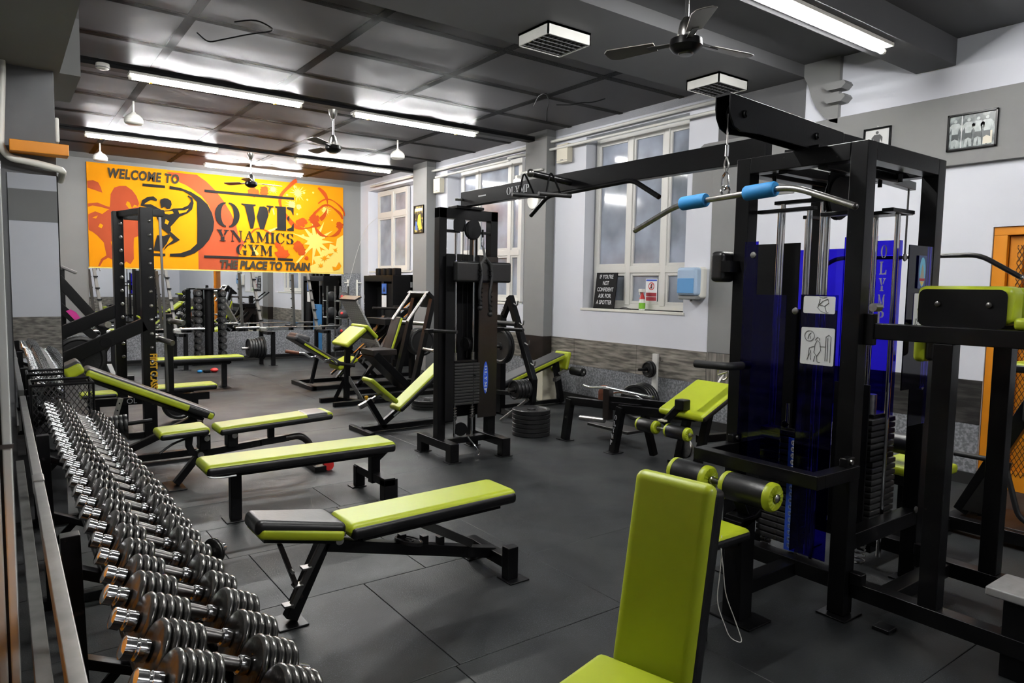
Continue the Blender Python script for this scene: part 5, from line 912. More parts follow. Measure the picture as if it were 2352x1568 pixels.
for k in range(3): tag(obj('weight_plate', plate_mb((4.62, yh-.22-.05*k, .024), (0, 0, 1), .2, .04) if 0 else plate_mb((4.45, 7.9, .04*k), (0, 0, 1), .2, .038, .035), IRON, smooth=True), ['bottom', 'middle', 'top'][k]+' plate of the low pile behind the cable tower base', 'weight plate', 'low plate pile')
obj('side_rod', MB().cyl((5.30, yh-.2, 1.45), (5.30, yh-.2, .6), .02, 8), STEEL, t)
# ================================================================== MULTI-GYM
g = thing('multi_gym', 'tall black multi-gym frame with blue acrylic shields and weight stacks', 'gym machine', (3.7, 2.05, 0))
PX0, PX1, PY0, PY1, ZT = 3.325, 4.07, 1.725, 2.36, 2.312
def post(x, y, z0, z1, w=.085, par=None, m_=None, n='post'): return obj(n, MB().box(x-w/2, y-w/2, z0, x+w/2, y+w/2, z1), m_ or BLACK, par or g, bev=.004)
for x in (PX0, PX1):
    for y in (PY0, PY1): post(x, y, .01, ZT); foot_plate(g, x, y, .17, .15)
for x in (PX0, PX1): obj('top_beam', MB().box(x-.0425, PY0+.0425, ZT-.085, x+.0425, PY1-.0425, ZT), BLACK, g, bev=.004)
for y in (PY0, PY1): obj('top_beam', MB().box(PX0+.0425, y-.0425, ZT-.085, PX1-.0425, y+.0425, ZT), BLACK, g, bev=.004)
for x in (PX0, PX1): obj('low_beam', MB().box(x-.04, PY0+.04, .13, x+.04, PY1-.04, .21), BLACK, g, bev=.004)
for y in (PY0, PY1): obj('low_beam', MB().box(PX0+.04, y-.04, .33 if y == PY0 else .13, PX1-.04, y+.04, .41 if y == PY0 else .21), BLACK, g, bev=.004)
for y in (1.93, 2.15): obj('head_bar', MB().box(PX0, y-.025, ZT-.10, PX1, y+.025, ZT-.05), BLACK, g, bev=.003)
# pulley arm
am = [(2.655, 2.48), (3.62, 2.44), (3.62, 2.315), (3.35, 2.315), (2.90, 2.33), (2.74, 2.32), (2.69, 2.338), (2.663, 2.38), (2.655, 2.42)]
for y in (2.00, 2.075): obj('arm_cheek', MB().prism(am, (0, y, 0), (1, 0, 0), (0, 0, 1), .008), BLACK, g, bev=.0015, seg=1)
obj('arm_top', MB().beam((2.655, 2.034, 2.476), (3.62, 2.034, 2.436), .075, .010), BLACK, g); obj('arm_tail', MB().box(3.62, 1.99, ZT, 4.10, 2.08, ZT+.125), BLACK, g, bev=.004); obj('arm_bolt_plate', MB().box(3.30, 1.94, ZT, 3.50, 2.13, ZT+.018), BLACK, g, bev=.004)
for x, z in ((2.76, 2.40), (3.36, 2.385)):
    obj('pulley', MB().lathe((x, 2.018, z), (0, 1, 0), [(0, .058), (.008, .062), (.016, .05), (.024, .062), (.032, .058)], 28), BLACKM, g, smooth=True); obj('pulley_bolt', MB().lathe((x, 1.992, z), (0, -1, 0), [(0, .018), (.008, .018), (.012, .012), (.018, .012)], 10), BLACK, g, smooth=True)
obj('cable', MB().cyl((2.70, 2.034, 2.40), (2.70, 2.034, 2.22), .004, 8), DSTEEL, g, smooth=True); obj('cable_crimp', MB().cyl((2.70, 2.034, 2.21), (2.70, 2.034, 2.26), .009, 8), CHROME, g, smooth=True)
obj('cable_loop', MB().tube(arc([(2.70, 2.034, 2.21), (2.70, 2.048, 2.17), (2.70, 2.034, 2.13), (2.70, 2.020, 2.17), (2.70, 2.034, 2.21)], .015), .004, 6), STEEL, g, smooth=True)
obj('snap_hook', MB().tube(arc([(2.70, 2.034, 2.14), (2.70, 2.052, 2.12), (2.70, 2.056, 2.075), (2.70, 2.034, 2.058), (2.70, 2.018, 2.075), (2.70, 2.026, 2.13), (2.70, 2.034, 2.14)], .012), .006, 8), CHROME, g, smooth=True)
obj('pulley_bracket', MB().prism(rrect(.16, .20, .04), (3.62, 2.02, 2.14), (1, 0, 0), (0, 0, 1), .01), BLACK, g); obj('pulley', MB().lathe((3.64, 2.0, 2.10), (0, 1, 0), [(0, .11), (.008, .115), (.016, .10), (.024, .115), (.032, .11)], 28), BLACKM, g, smooth=True)
for x, y in ((3.45, 2.28), (3.55, 1.80), (3.86, 1.80), (3.95, 1.95)): obj('top_bolt', MB().cyl((x, y, ZT-.085), (x, y, ZT-.13), .012, 8), BLACK, g)
# guide rods and stacks
for x, y, zt in ((3.40, 2.20, 2.02), (3.40, 2.03, 2.02), (3.52, 2.26, 2.08), (3.56, 2.05, 2.08), (3.80, 2.28, 2.02), (3.97, 1.97, 2.02), (3.86, 1.80, 2.02), (3.40, 1.93, 1.98)): obj('guide_rod', MB().cyl((x, y, .15), (x, y, zt), .0135, 10), CHROME, g, smooth=True)
for x0, y0, x1, y1, z in ((3.38, 2.33, 3.42, 2.0, 2.02), (3.52, 2.32, 3.56, 2.02, 2.08), (3.78, 2.3, 3.99, 2.26, 2.02), (3.84, 1.78, 3.99, 1.99, 2.02), (3.36, 1.95, 3.42, 1.78, 1.98), (3.72, 1.76, 3.96, 1.82, 2.02)): obj('rod_bracket', MB().box(min(x0, x1), min(y0, y1), z, max(x0, x1), max(y0, y1), z+.02), BLACK, g, bev=.003)
w1 = obj('weight_plate', MB().box(3.36, 1.99, .245, 3.44, 2.24, .2735), STACKM, g, bev=.004, seg=1)
for k in range(1, 18): share(w1, 0, (0, 0, .0345*k))
h1 = obj('pin_hole', MB().cyl((3.358, 2.115, .26), (3.3615, 2.115, .26), .009, 10), DSTEEL, g)
for k in range(1, 18): share(h1, 0, (0, 0, .0345*k))
w2 = obj('weight_plate', MB().box(3.74, 1.80, .36, 4.0, 1.90, .3875), STACKM, g, bev=.004, seg=1)
for k in range(1, 17): share(w2, 0, (0 if k < 10 else -.03, 0, .0335*k))
for x, y in ((3.40, 2.20), (3.40, 2.03), (3.78, 1.86)): obj('spring', MB().tube([(x+.026*math.cos(k*.9), y+.026*math.sin(k*.9), .10+.0042*k) for k in range(34)], .006, 5), DSTEEL, g, smooth=True)
obj('stack_head', MB().cyl((3.40, 2.10, .865), (3.40, 2.10, 1.0), .012, 10), CHROME, g, smooth=True); obj('stack_link', MB().ball((3.40, 2.11, .885), .022, 10), BLACKM, g, smooth=True); obj('stack_bush', MB().cyl((3.80, 1.86, .93), (3.80, 1.86, 1.05), .03, 14), STEEL, g, smooth=True); obj('stack_head', MB().box(3.76, 1.82, .925, 3.88, 1.90, .945), BLACK, g, bev=.003)
obj('inner_panel', MB().box(3.60, 2.20, .3, 3.61, 2.50, 1.87), BLACKM, g); obj('inner_panel', MB().box(3.62, 1.98, .3, 3.63, 2.21, 1.50), BLACKM, g); obj('inner_panel', MB().box(3.62, 1.78, .3, 3.63, 1.97, 1.12), BLACKM, g)
# number strip
ns = obj('number_strip', MB().box(3.338, 1.99, .225, 3.342, 2.05, .83), BLUEP, g)
NUM = ['15', '20', '25', '30', '35', '40', '50', '60', '70', '80', '90', '100', '110', '120', '130', '140', '150']
for k, s_ in enumerate(NUM):
    z = .805-.0345*k; obj('number_disc', MB().flat(circ(2.02, z, .0145, 14), (3.3374, 0, 0), (0, 1, 0), (0, 0, 1)), PAPER if k < 6 else mat('number_grey', lin(120, 140, 190), .5), ns); text('number', s_, INK, ns, (3.3372, 2.02, z-.007), (0, -1, 0), (0, 0, 1), .014, center=True, bold=.02)
# acrylic shields
def shield(x0, y0, z0, x1, y1, z1): return obj('acrylic_shield', MB().box(x0, y0, z0, x1, y1, z1), BLUEA, g)
shield(3.262, 2.055, .62, 3.268, 2.315, 1.58); shield(3.262, 2.235, 1.58, 3.268, 2.315, 1.862); shield(3.262, 1.78, .26, 3.268, 1.972, 1.585); shield(3.262, 1.966, .26, 3.34, 1.972, 1.585)
shield(4.118, 2.22, .8, 4.124, 2.52, 1.862)
shield(4.12, 2.03, .75, 4.126, 2.225, 1.93); sp_ = shield(4.126, 1.905, .75, 4.16, 1.911, 1.90); shield(4.12, 1.905, .75, 4.126, 2.03, 1.90)
shield(3.72, 1.668, 1.10, 3.98, 1.674, 1.845); obj('shield_lower', MB().box(3.83, 1.676, .90, 4.03, 1.680, 1.30), BLUEA, g)
for q in ((3.2618, 2.26, 1.79), (3.2618, 2.0, 1.5)): obj('shield_button', MB().lathe(q, (-1, 0, 0), [(0, .018), (.006, .016), (.009, .006)], 14), STEEL, g, smooth=True)
for q in ((3.70, 1.683, 1.78), (3.98, 1.683, 1.10), (4.0, 1.682, .42)): obj('shield_button', MB().lathe(q, (0, -1, 0), [(0, .02), (.006, .018), (.009, .006)], 14), STEEL, g, smooth=True)
letters('shield_letters', g, 'O', LETTER, (4.117, 2.005, 1.80), (0, -1, 0), (0, 0, 1), .075, (.035,), 0)
for k, (ch, zz) in enumerate((('L', 1.705), ('Y', 1.61), ('M', 1.515), ('P', 1.42))): letters('shield_letters', g, ch, LETTER, (4.117, 2.008, zz), (0, -1, 0), (0, 0, 1), .075, (.04,), 0)
# stickers
def sticker(o, ex, w, h, par=g, m_=PAPER, r=.008): return obj('instruction_sticker', MB().prism(rrect(w, h, r), o, ex, (0, 0, 1), .0012), m_, par)
def linework(par, o, ex, segs, lw=.0022):
    ex = V(ex); ez = V((0, 0, 1)); o = V(o); n = ex.cross(ez)
    for pl in segs:
        obj('ink_line', MB().tube([o+ex*a+ez*b+n*.0014 for a, b in pl], lw/2, 4), INK, par)
ex = (0, -1, 0)
s2 = sticker((3.2605, 1.873, 1.33), ex, .175, .185); o2 = (3.2592, 1.873, 1.33)
fig = [[(.0, -.05), (.02, -.02), (.015, .02), (.0, .03), (-.01, .01), (-.015, -.03), (0, -.05)], [(-.015, .0), (-.04, -.01), (-.045, -.06)], [(.015, .0), (.045, .0)], [(-.01, .03), (.0, .045), (.012, .04), (.012, .03)], [(.045, -.07), (.045, .05), (.06, .06), (.07, .05), (.07, -.075)], [(.055, -.07), (.055, .045)], [(-.05, -.07), (-.03, -.02), (-.03, -.07)], [(0, -.05), (.005, -.078), (.02, -.078)], [(-.01, -.05), (-.015, -.078)]]
linework(s2, o2, ex, fig+[[(-.042+.026*math.cos(a), .05+.026*math.sin(a)) for a in [q*PI/8 for q in range(17)]], [(-.05, .035), (-.045, .055), (-.035, .065)], [(-.035, .035), (-.04, .05)]])
s1 = sticker((3.2605, 1.873, 1.535), ex, .165, .085); linework(s1, (3.2592, 1.873, 1.535), ex, [[(-.01, -.01), (.01, -.03), (.04, -.04), (.05, -.035)], [(.0, .0), (.02, .02), (.045, .03), (.05, .01), (.03, -.005), (.0, .0)], [(.0, .04), (.02, .035), (.04, .04)], [(-.005, -.01), (.005, .03)], [(.03, -.005), (.04, -.035)]])
ex2 = (1, 0, 0)
bd = obj('maker_badge', MB().prism(rrect(.085, .17, .004), (3.855, 1.6620, 1.71), ex2, (0, 0, 1), .0012), mat('badge_navy', lin(58, 78, 130), .4), g)
for poly, m_, l_ in ((circ(0, 0, .034, 28, .076), mat('badge_sky', lin(110, 190, 225), .4), 1), ([(-.022, -.03), (-.010, .02), (0, .045), (.010, .02), (.022, -.03)], mat('badge_stone', lin(170, 165, 150), .5), 2), ([(-.030, -.032), (.030, -.032), (.026, -.046), (-.026, -.046)], mat('badge_red', lin(180, 40, 50), .4), 2), ([(-.024, -.048), (.024, -.048), (0, -.075)], mat('badge_yellow', lin(225, 195, 95), .4), 2)):
    obj('badge_mark', MB().flat([(x, z) for x, z in poly], (3.855, 1.6605-.0004*l_, 1.71), ex2, (0, 0, 1)), m_, bd)
s3 = sticker((3.845, 1.6665, 1.50), ex2, .10, .20); linework(s3, (3.845, 1.6652, 1.50), ex2, [[(-.03, -.07), (-.02, -.03), (0, -.05), (0, .0), (-.01, .02), (.01, .03), (.02, .0), (.01, -.02)], [(-.02, -.08), (-.01, -.06), (.02, -.08)], [(.02, .05), (.03, .06), (.02, .065)]])
# guard rail
gx = 2.985
obj('guard_rail', MB().box(gx-.035, 1.66, .70, gx+.035, 2.36, .765), BLACK, g, bev=.004)
for y in (1.69, 2.33): obj('guard_rail', MB().box(gx+.03, y-.032, .70, PX0, y+.032, .765), BLACK, g, bev=.004); obj('rail_bracket', MB().box(3.22, y-.02, .76, 3.30, y+.02, .81), BLACK, g, bev=.008); obj('rail_bolt', MB().cyl((3.255, y-.03, .79), (3.255, y+.03, .79), .012, 10), STEEL, g)
# far-side back pad and handle
obj('side_pad', MB().box(3.20, 2.41, 1.645, 3.33, 2.50, 1.815), BVIN, g, bev=.028, seg=4); obj('side_pad_mount', MB().box(3.2, 2.36, 1.70, 3.32, 2.42, 1.76), BLACK, g)
obj('side_handle', MB().tube(arc([(3.32, 2.30, 1.19), (3.15, 2.31, 1.19), (3.14, 2.52, 1.185)], .03), .022, 10), RUBBER, g, smooth=True)
obj('rear_seat', MB().box(4.45, 1.80, .47, 4.85, 2.16, .53), LIME, g, bev=.02, seg=3); obj('rear_seat_base', MB().box(4.5, 1.9, .40, 4.8, 2.1, .47), BVIN, g); obj('rear_seat_post', MB().box(4.6, 1.95, .01, 4.7, 2.05, .42), BLACK, g, bev=.004); obj('rear_beam', MB().box(4.1, 1.96, .06, 4.7, 2.04, .13), BLACK, g, bev=.004)
roller(g, (4.55, 2.32, .655), (4.55, 1.90, .655), .065, DSTEEL if 0 else BVIN)
obj('rear_roller_arm', MB().box(4.1, 2.08, .62, 4.56, 2.13, .68), BLACK, g, bev=.004)
# lat station: seat, rollers, post
post(2.86, 1.99, .01, .52, .10, n='seat_post'); obj('seat_post_cap', MB().prism([(0, 0), (.16, 0), (.16, .05), (0, -.03)], (2.80, 2.04, .50), (1, 0, 0), (0, 0, 1), .10) , BLACK, g, bev=.004); obj('foot_plate', MB().box(2.78, 1.86, 0, 2.96, 2.13, .012), BLACK, g, bev=.005)
obj('seat_link', MB().box(2.88, 1.95, .12, 3.32, 2.03, .19), BLACK, g, bev=.004); obj('roller_post', MB().beam((2.90, 1.99, .50), (2.86, 2.05, .66), .05, .05), BLACK, g, bev=.004)
pad('lat_seat', g, frame_mx((2.52, 1.96, .475), (1, 0, 0), (0, 0, 1)), .36, .30, .055, r=.02); obj('lat_seat_post', MB().box(2.48, 1.92, .0, 2.55, 1.99, .475), BLACK, g, bev=.004); obj('lat_seat_strut', MB().beam((2.55, 1.96, .44), (2.84, 1.99, .40), .05, .05), BLACK, g, bev=.003)
obj('roller_axle', MB().cyl((2.85, 2.42, .648), (2.85, 1.80, .648), .016, 10), DSTEEL, g, smooth=True); roller(g, (2.85, 2.16, .648), (2.85, 2.41, .648), .068); roller(g, (2.85, 2.085, .648), (2.85, 1.795, .648), .068); obj('roller_block', MB().box(2.83, 2.09, .565, 2.87, 2.15, .60), CREAM, g, bev=.003)
# ---- lat bars
lb = thing('lat_bar', 'steel lat bar with two blue foam grips hanging from the multi-gym arm', 'bar', (2.70, 2.034, 2.03))
xq = 2.70
obj('bar', MB().tube(arc([(xq, 2.59, 1.905), (xq, 2.31, 2.015), (xq, 1.70, 2.04), (xq, 1.425, 1.935)], .08, 6), .0135, 12), STEEL, lb, smooth=True)
for a, b_ in ((2.285, 2.14), (1.925, 1.775)):
    za, zb = 2.016+(2.31-a)*.041, 2.016+(2.31-b_)*.041; obj('foam_grip', MB().lathe((xq, a, za), (0, b_-a, zb-za), [(0, .014), (0, .030), (.006, .033), (abs(b_-a)-.006, .033), (abs(b_-a), .030), (abs(b_-a), .014)], 20), BLUEG, lb, smooth=True)
obj('eye_ring', MB().tube([(xq, 2.034+.022*math.cos(a), 2.052+.022*math.sin(a)) for a in [q*PI/8 for q in range(17)]], .006, 8), CHROME, lb, smooth=True)
for y, z in ((1.425, 1.935), (2.59, 1.905)): obj('end_plug', MB().ball((xq, y, z), .0145, 8), DSTEEL, lb, smooth=True)
lb2 = thing('lat_bar', 'plain dark lat bar on the far right side of the multi-gym', 'bar', (4.62, 1.9, 1.80)); obj('bar', MB().tube(arc([(4.62, 2.75, 1.70), (4.62, 2.55, 1.83), (4.62, 1.68, 1.83), (4.62, 1.47, 1.70)], .06, 5), .0145, 10), DSTEEL, lb2, smooth=True); obj('end_plug', MB().ball((4.62, 1.468, 1.699), .0155, 8), CHROME, lb2, smooth=True); obj('hanger', MB().cyl((4.62, 2.1, 1.83), (4.62, 2.1, 2.25), .006, 6), DSTEEL, lb2); obj('hanger_arm', MB().beam((4.05, 2.04, 2.27), (4.66, 2.1, 2.27), .05, .05), BLACK, g, bev=.003)
# ---- white earphones
tag(obj('earphone_cable', MB().tube(arc([(2.50, 1.90, .535), (2.47, 1.82, .535), (2.475, 1.80, .42), (2.50, 1.80, .28), (2.53, 1.76, .16), (2.50, 1.70, .10), (2.46, 1.74, .12), (2.44, 1.80, .26), (2.47, 1.805, .44), (2.50, 1.83, .535)], .05, 5), .0022, 6), WHITE, smooth=True), 'thin white earphone cable looped down from the lat seat', 'cable')
# ================================================================== KNEE-RAISE STATION (in front of the multi-gym)
k_ = thing('knee_raise_station', 'black knee-raise frame with lime-edged elbow pad at the right edge', 'gym machine', (3.7, 1.2, 0))
def kb(n, *a, m_=None, bev=.004): return obj(n, MB().box(*a), m_ or BLACK, k_, bev=bev)
for x in (3.37, 4.05):
    kb('floor_rail', x-.04, .80, .10, x+.04, 1.68, .18); kb('upright', x-.04, 1.29, .18, x+.04, 1.37, 1.38); kb('arm', x-.035, .80, 1.38, x+.035, 1.67, 1.455); kb('rail_bracket', x-.05, 1.62, .17, x+.0, 1.68, .23)
    kb('rail_foot', x-.05, .80, .0, x+.05, .92, .12); kb('arm_bracket', x-.045, 1.635, 1.35, x-.005, 1.685, 1.50); obj('arm_knob', MB().cyl((x-.05, 1.64, 1.53), (x+.01, 1.64, 1.53), .02, 10), STEEL, k_, smooth=True)
kb('cross_bar', 3.40, 1.50, .10, 4.02, 1.58, .17); kb('cross_foot', 3.30, 1.47, 0, 3.38, 1.55, .02)
kb('step_post', 3.34, .93, 0, 3.46, 1.04, .33); kb('step_post', 3.96, .93, 0, 4.08, 1.04, .33)
kb('foot_step', 3.325, .78, .33, 3.56, 1.105, .37, m_=mat('worn_alloy', lin(165, 165, 163), .5, .3, var=.15, vscale=20), bev=.008)
for x, s_ in ((3.37, 1), (4.05, -1)):
    p = kb('elbow_pad', x-.012, 1.09, 1.47, x+.13*s_, 1.468, 1.635, m_=LIME, bev=.03); obj('pad_board', MB().prism(rrect(.345, .165, .03), (x-.0135, 1.279, 1.538), (0, -1, 0), (0, 0, 1), .006), BLACKM, p)
    for y in (1.37, 1.17): obj('board_bolt', MB().lathe((x-.02, y, 1.555), (-1, 0, 0), [(0, .013), (.005, .012), (.008, .005)], 12), DSTEEL, p, smooth=True)
kb('grip_pad', 3.36, .86, 1.455, 3.46, 1.085, 1.505, m_=LIME, bev=.015); obj('grip_roll', MB().cyl((3.75, 1.07, 1.57), (3.75, .80, 1.57), .05, 16), BVIN, k_, smooth=True); obj('grip_roll_mount', MB().box(3.4, .88, 1.5, 4.02, .92, 1.53), BLACK, k_)
obj('back_pad', MB().box(3.66, 1.50, 1.27, 3.94, 1.545, 1.44), BVIN, k_, bev=.02, seg=3); obj('back_pad_cover', MB().box(3.655, 1.54, 1.262, 3.945, 1.60, 1.445), LIME, k_, bev=.025, seg=4); kb('pad_bar', 3.4, 1.46, 1.39, 4.02, 1.50, 1.44)
# ================================================================== FOREGROUND BENCH
b = thing('utility_bench', 'lime upright utility bench in the near foreground', 'bench', (1.5, 1.37, 0), 0)
du = V((.235, -.972, 0)); dn = V((-.972, -.235, 0))     # across the back, facing direction
upv = (V((.085, .005, .56))).normalized(); nrm = du.cross(upv).normalized()
if nrm.dot(dn) < 0: nrm = -nrm
c0 = V((1.546, 1.374, .43))-nrm*.085
def fm_(o, x, z): return frame_mx(o, x, z)
bm_ = fm_(c0+upv*.29, upv, nrm)
p = obj('back_rest', MB(bm_).cbox((0, 0, .04), (.61, .275, .076)), BVIN, b, bev=.022, seg=4); obj('back_rest_cover', MB(bm_).cbox((.006, .0, .066), (.625, .265, .062)), LIME, p, bev=.05, seg=7)
for s_ in (-1, 1): obj('stitching', MB(bm_).box(-.28, s_*.131-.001, .058, .27, s_*.131+.001, .0595), mat('stitch', lin(150, 160, 50), .6), p)
st = fm_(V((1.30, 1.32, .395)), dn, V((-.05, 0, 1)))
p = obj('seat', MB(st).cbox((0, 0, .03), (.42, .29, .06)), BVIN, b, bev=.02, seg=4); obj('seat_cover', MB(st).cbox((0, 0, .05), (.44, .30, .06)), LIME, p, bev=.03, seg=5)
obj('back_board', MB(bm_).box(-.26, -.10, -.012, .26, .10, .008), BLACK, b, bev=.003); obj('seat_beam', MB().beam((1.16, 1.26, .35), (1.68, 1.38, .30), .06, .06), BLACK, b, bev=.004)
obj('back_brace', MB().beam((1.72, 1.39, .80), (1.80, 1.41, .05), .05, .05), BLACK, b, bev=.004); obj('front_leg', MB().beam((1.22, 1.275, .34), (1.12, 1.25, .02), .06, .06), BLACK, b, bev=.004); obj('base_bar', MB().beam((1.10, 1.245, .03), (1.86, 1.425, .03), .06, .05), BLACK, b, bev=.004)
obj('cross_foot', MB().beam((1.90, 1.22, .025), (1.80, 1.63, .025), .06, .05), BLACK, b, bev=.004); obj('cross_foot', MB().beam((1.14, 1.06, .025), (1.05, 1.44, .025), .06, .05), BLACK, b, bev=.004)
# ================================================================== MACHINE BEFORE THE ORANGE DOOR
t = thing('lever_machine', 'dark slanted lever machine standing before the orange door', 'gym machine', (5.4, 1.6, 0))
obj('slanted_beam', MB().beam((5.35, 1.95, .10), (5.35, 1.52, 1.05), .08, .09), BLACK, t, bev=.004); obj('base_rail', MB().box(5.1, .7, .03, 5.18, 2.02, .11), BLACK, t, bev=.004); obj('base_rail', MB().box(5.55, .7, .03, 5.63, 2.02, .11), BLACK, t, bev=.004); obj('base_cross', MB().box(4.98, 1.92, .02, 5.7, 2.0, .09), BLACK, t, bev=.004)
obj('deck', MB().box(5.15, .7, .09, 5.6, 1.75, .115), BROWNP, t, bev=.003); obj('side_guard', MB().prism([(1.93, .12), (1.72, .12), (1.66, .50), (1.74, .52)], (5.30, 0, 0), (0, 1, 0), (0, 0, 1), .02), DSTEEL, t)
obj('loop_handle', MB().tube(arc([(5.30, 2.0, .50), (5.30, 1.70, .50), (5.30, 1.60, .15), (5.30, 1.45, .10), (5.30, 1.1, .1)], .06, 5), .018, 10), RUBBER, t, smooth=True)
pad('seat_pad', t, frame_mx((5.35, 1.50, 1.10), (0, -1, 0), (0, 0, 1)), .4, .3, .07, r=.02); obj('pad_stem', MB().box(5.28, 1.38, .78, 5.42, 1.62, 1.10), BVIN, t, bev=.02)
tag(obj('black_block', MB().box(4.72, 2.28, 0, 5.0, 2.6, .30), BLACKM, bev=.02), 'black block on the floor behind the rear seat of the multi-gym', 'block')
# ================================================================== FAR LEFT MACHINE
m = thing('rack_machine', 'tall black plate-loaded frame with silver bolts and gold FIRST CLASS lettering', 'gym machine', (1.15, 8.2, 0))
obj('front_post', MB().box(1.145, 7.84, .0, 1.265, 7.96, 2.33), BLACKF, m, bev=.004); obj('rear_post', MB().box(.985, 8.50, .0, 1.085, 8.62, 2.33), BLACKF, m, bev=.004)
obj('top_bar', MB().beam((1.20, 7.86, 2.30), (1.035, 8.60, 2.30), .07, .06), BLACKF, m, bev=.004); obj('top_arm', MB().box(1.26, 7.86, 2.25, 1.37, 7.94, 2.32), BLACKF, m, bev=.004); obj('rear_top_arm', MB().box(1.08, 8.52, 2.25, 1.25, 8.60, 2.32), BLACKF, m, bev=.004)
obj('slide_rod', MB().beam((1.335, 7.90, 2.26), (1.375, 7.90, .45), .022, .022), DSTEEL, m); obj('slide_housing', MB().box(1.37, 7.92, .42, 1.44, 8.02, 1.26), BLACKF, m, bev=.004); obj('floor_bar', MB().box(1.0, 7.86, .0, 1.5, 7.94, .06), BLACKF, m, bev=.004); obj('floor_bar', MB().box(1.0, 7.9, .0, 1.08, 8.9, .06), BLACKF, m, bev=.004)
for y in (7.83, 8.49):
    x = 1.228 if y < 8 else 1.055
    for k in range(14 if y < 8 else 11):
        z = 2.20-.142*k
        obj('bolt', MB().lathe((x, y+.01, z), (0, -1, 0), [(0, .018), (.006, .018), (.012, .012), (.014, .001)], 10), STEEL, m, smooth=True)
for a, b_ in (((1.17, 7.88, 1.16), (.40, 7.88, .80)), ((1.02, 8.56, 1.28), (.35, 8.56, .98))): obj('lever_arm', MB().beam(a, b_, .08, .13), BLACKF, m, bev=.004)
obj('lever_bolt', MB().cyl((.82, 7.83, .99), (.82, 7.85, .99), .05, 14), BLACKM, m)
for p_, q_ in (((1.40, 7.95, 1.19), (1.52, 7.80, 1.17)), ((1.27, 7.95, 1.02), (1.40, 7.72, .97))): obj('chrome_sleeve', MB().cyl(p_, q_, .028, 14), STEEL, m, smooth=True); obj('sleeve_collar', MB().cyl(p_, V(p_).lerp(V(q_), .2), .04, 14), STEEL, m, smooth=True)
text('machine_letters', 'FIRST CLASS', GOLD, m, (1.205, 7.835, .86), (0, 0, -1), (1, 0, 0), .07, .36, bold=.04)
tag(obj('weight_plate', plate_mb((.62, 8.18, .80), (0, -1, 0), .235, .05, .04), IRON, smooth=True), 'large black plate on the lever of the tall rack machine at far left', 'weight plate')
tag(obj('weight_plate', plate_mb((1.62, 8.7, .21), (.3, -1, 0), .20, .045, .035), IRON, smooth=True), 'black plate leaning behind the FIRST CLASS post', 'weight plate')
b = thing('flat_bench', 'lime-topped low bench under the tall rack machine', 'bench', (1.3, 8.4, 0)); yb = 8.45
pad('bench_pad', b, frame_mx((1.62, yb, .37), (1, 0, .01), (0, 0, 1)), .70, .28, .075, r=.025); pad('seat_pad', b, frame_mx((.80, yb, .36), (1, 0, 0), (0, 0, 1)), .34, .26, .06, r=.025); obj('spine', MB().box(.70, yb-.035, .26, 1.9, yb+.035, .34), BLACKF, b, bev=.003)
text('bench_letters', 'OL', LETTER, b, (1.06, yb-.037, .275), (1, 0, 0), (0, 0, 1), .055)
for x in (.78, 1.75): obj('leg', MB().box(x-.03, yb-.03, .0, x+.03, yb+.03, .28), BLACKF, b, bev=.003); obj('foot_bar', MB().box(x-.03, yb-.25, 0, x+.03, yb+.25, .05), BLACKF, b, bev=.003)
pad('back_pad', m, frame_mx((.98, 9.3, .78), (.62, 0, 1), (-1, 0, .62)), .50, .28, .07, r=.02); obj('back_pad_stem', MB().beam((1.0, 9.3, .6), (1.05, 8.6, .3), .05, .05), BLACKF, m)
# --- angled machine with pink lettering at the back left
m = thing('angled_machine', 'black angled machine with pink lettering in the far left corner', 'gym machine', (1.0, 12.6, 0)); ya = 12.6
obj('slant_beam', MB().beam((.70, ya, 1.62), (1.32, ya, .80), .12, .14), BLACKF, m, bev=.004); obj('slant_beam', MB().beam((.62, ya-.3, 1.28), (1.15, ya-.3, .72), .08, .12), BLACKF, m, bev=.004); obj('top_plate', MB().beam((.60, ya, 1.86), (.95, ya, 1.70), .3, .04), DSTEEL, m, bev=.004); obj('upright', MB().box(.70, ya-.05, 0, .80, ya+.05, 1.75), BLACKF, m, bev=.004)
obj('sleeve', MB().lathe((1.25, ya-.1, .92), (.3, -1, 0), [(0, .05), (.25, .05), (.25, .035)], 16), STEEL, m, smooth=True); obj('floor_beam', MB().box(.6, ya-.04, 0, 1.7, ya+.04, .07), BLACKF, m, bev=.004); obj('rear_upright', MB().box(1.25, ya-.04, 0, 1.33, ya+.04, .9), BLACKF, m, bev=.004)
text('machine_letters', 'GYM', PINK, m, (.79, ya-.365, 1.17), (.69, 0, -.73), (.73, 0, .69), .07, bold=.03) if 0 else obj('pink_mark', MB().prism([(0, 0), (.22, -.02), (.24, .05), (.1, .08), (.02, .06)], (.78, ya-.342, 1.13), (.69, 0, -.73), (.73, 0, .69), .002), PINK, m)
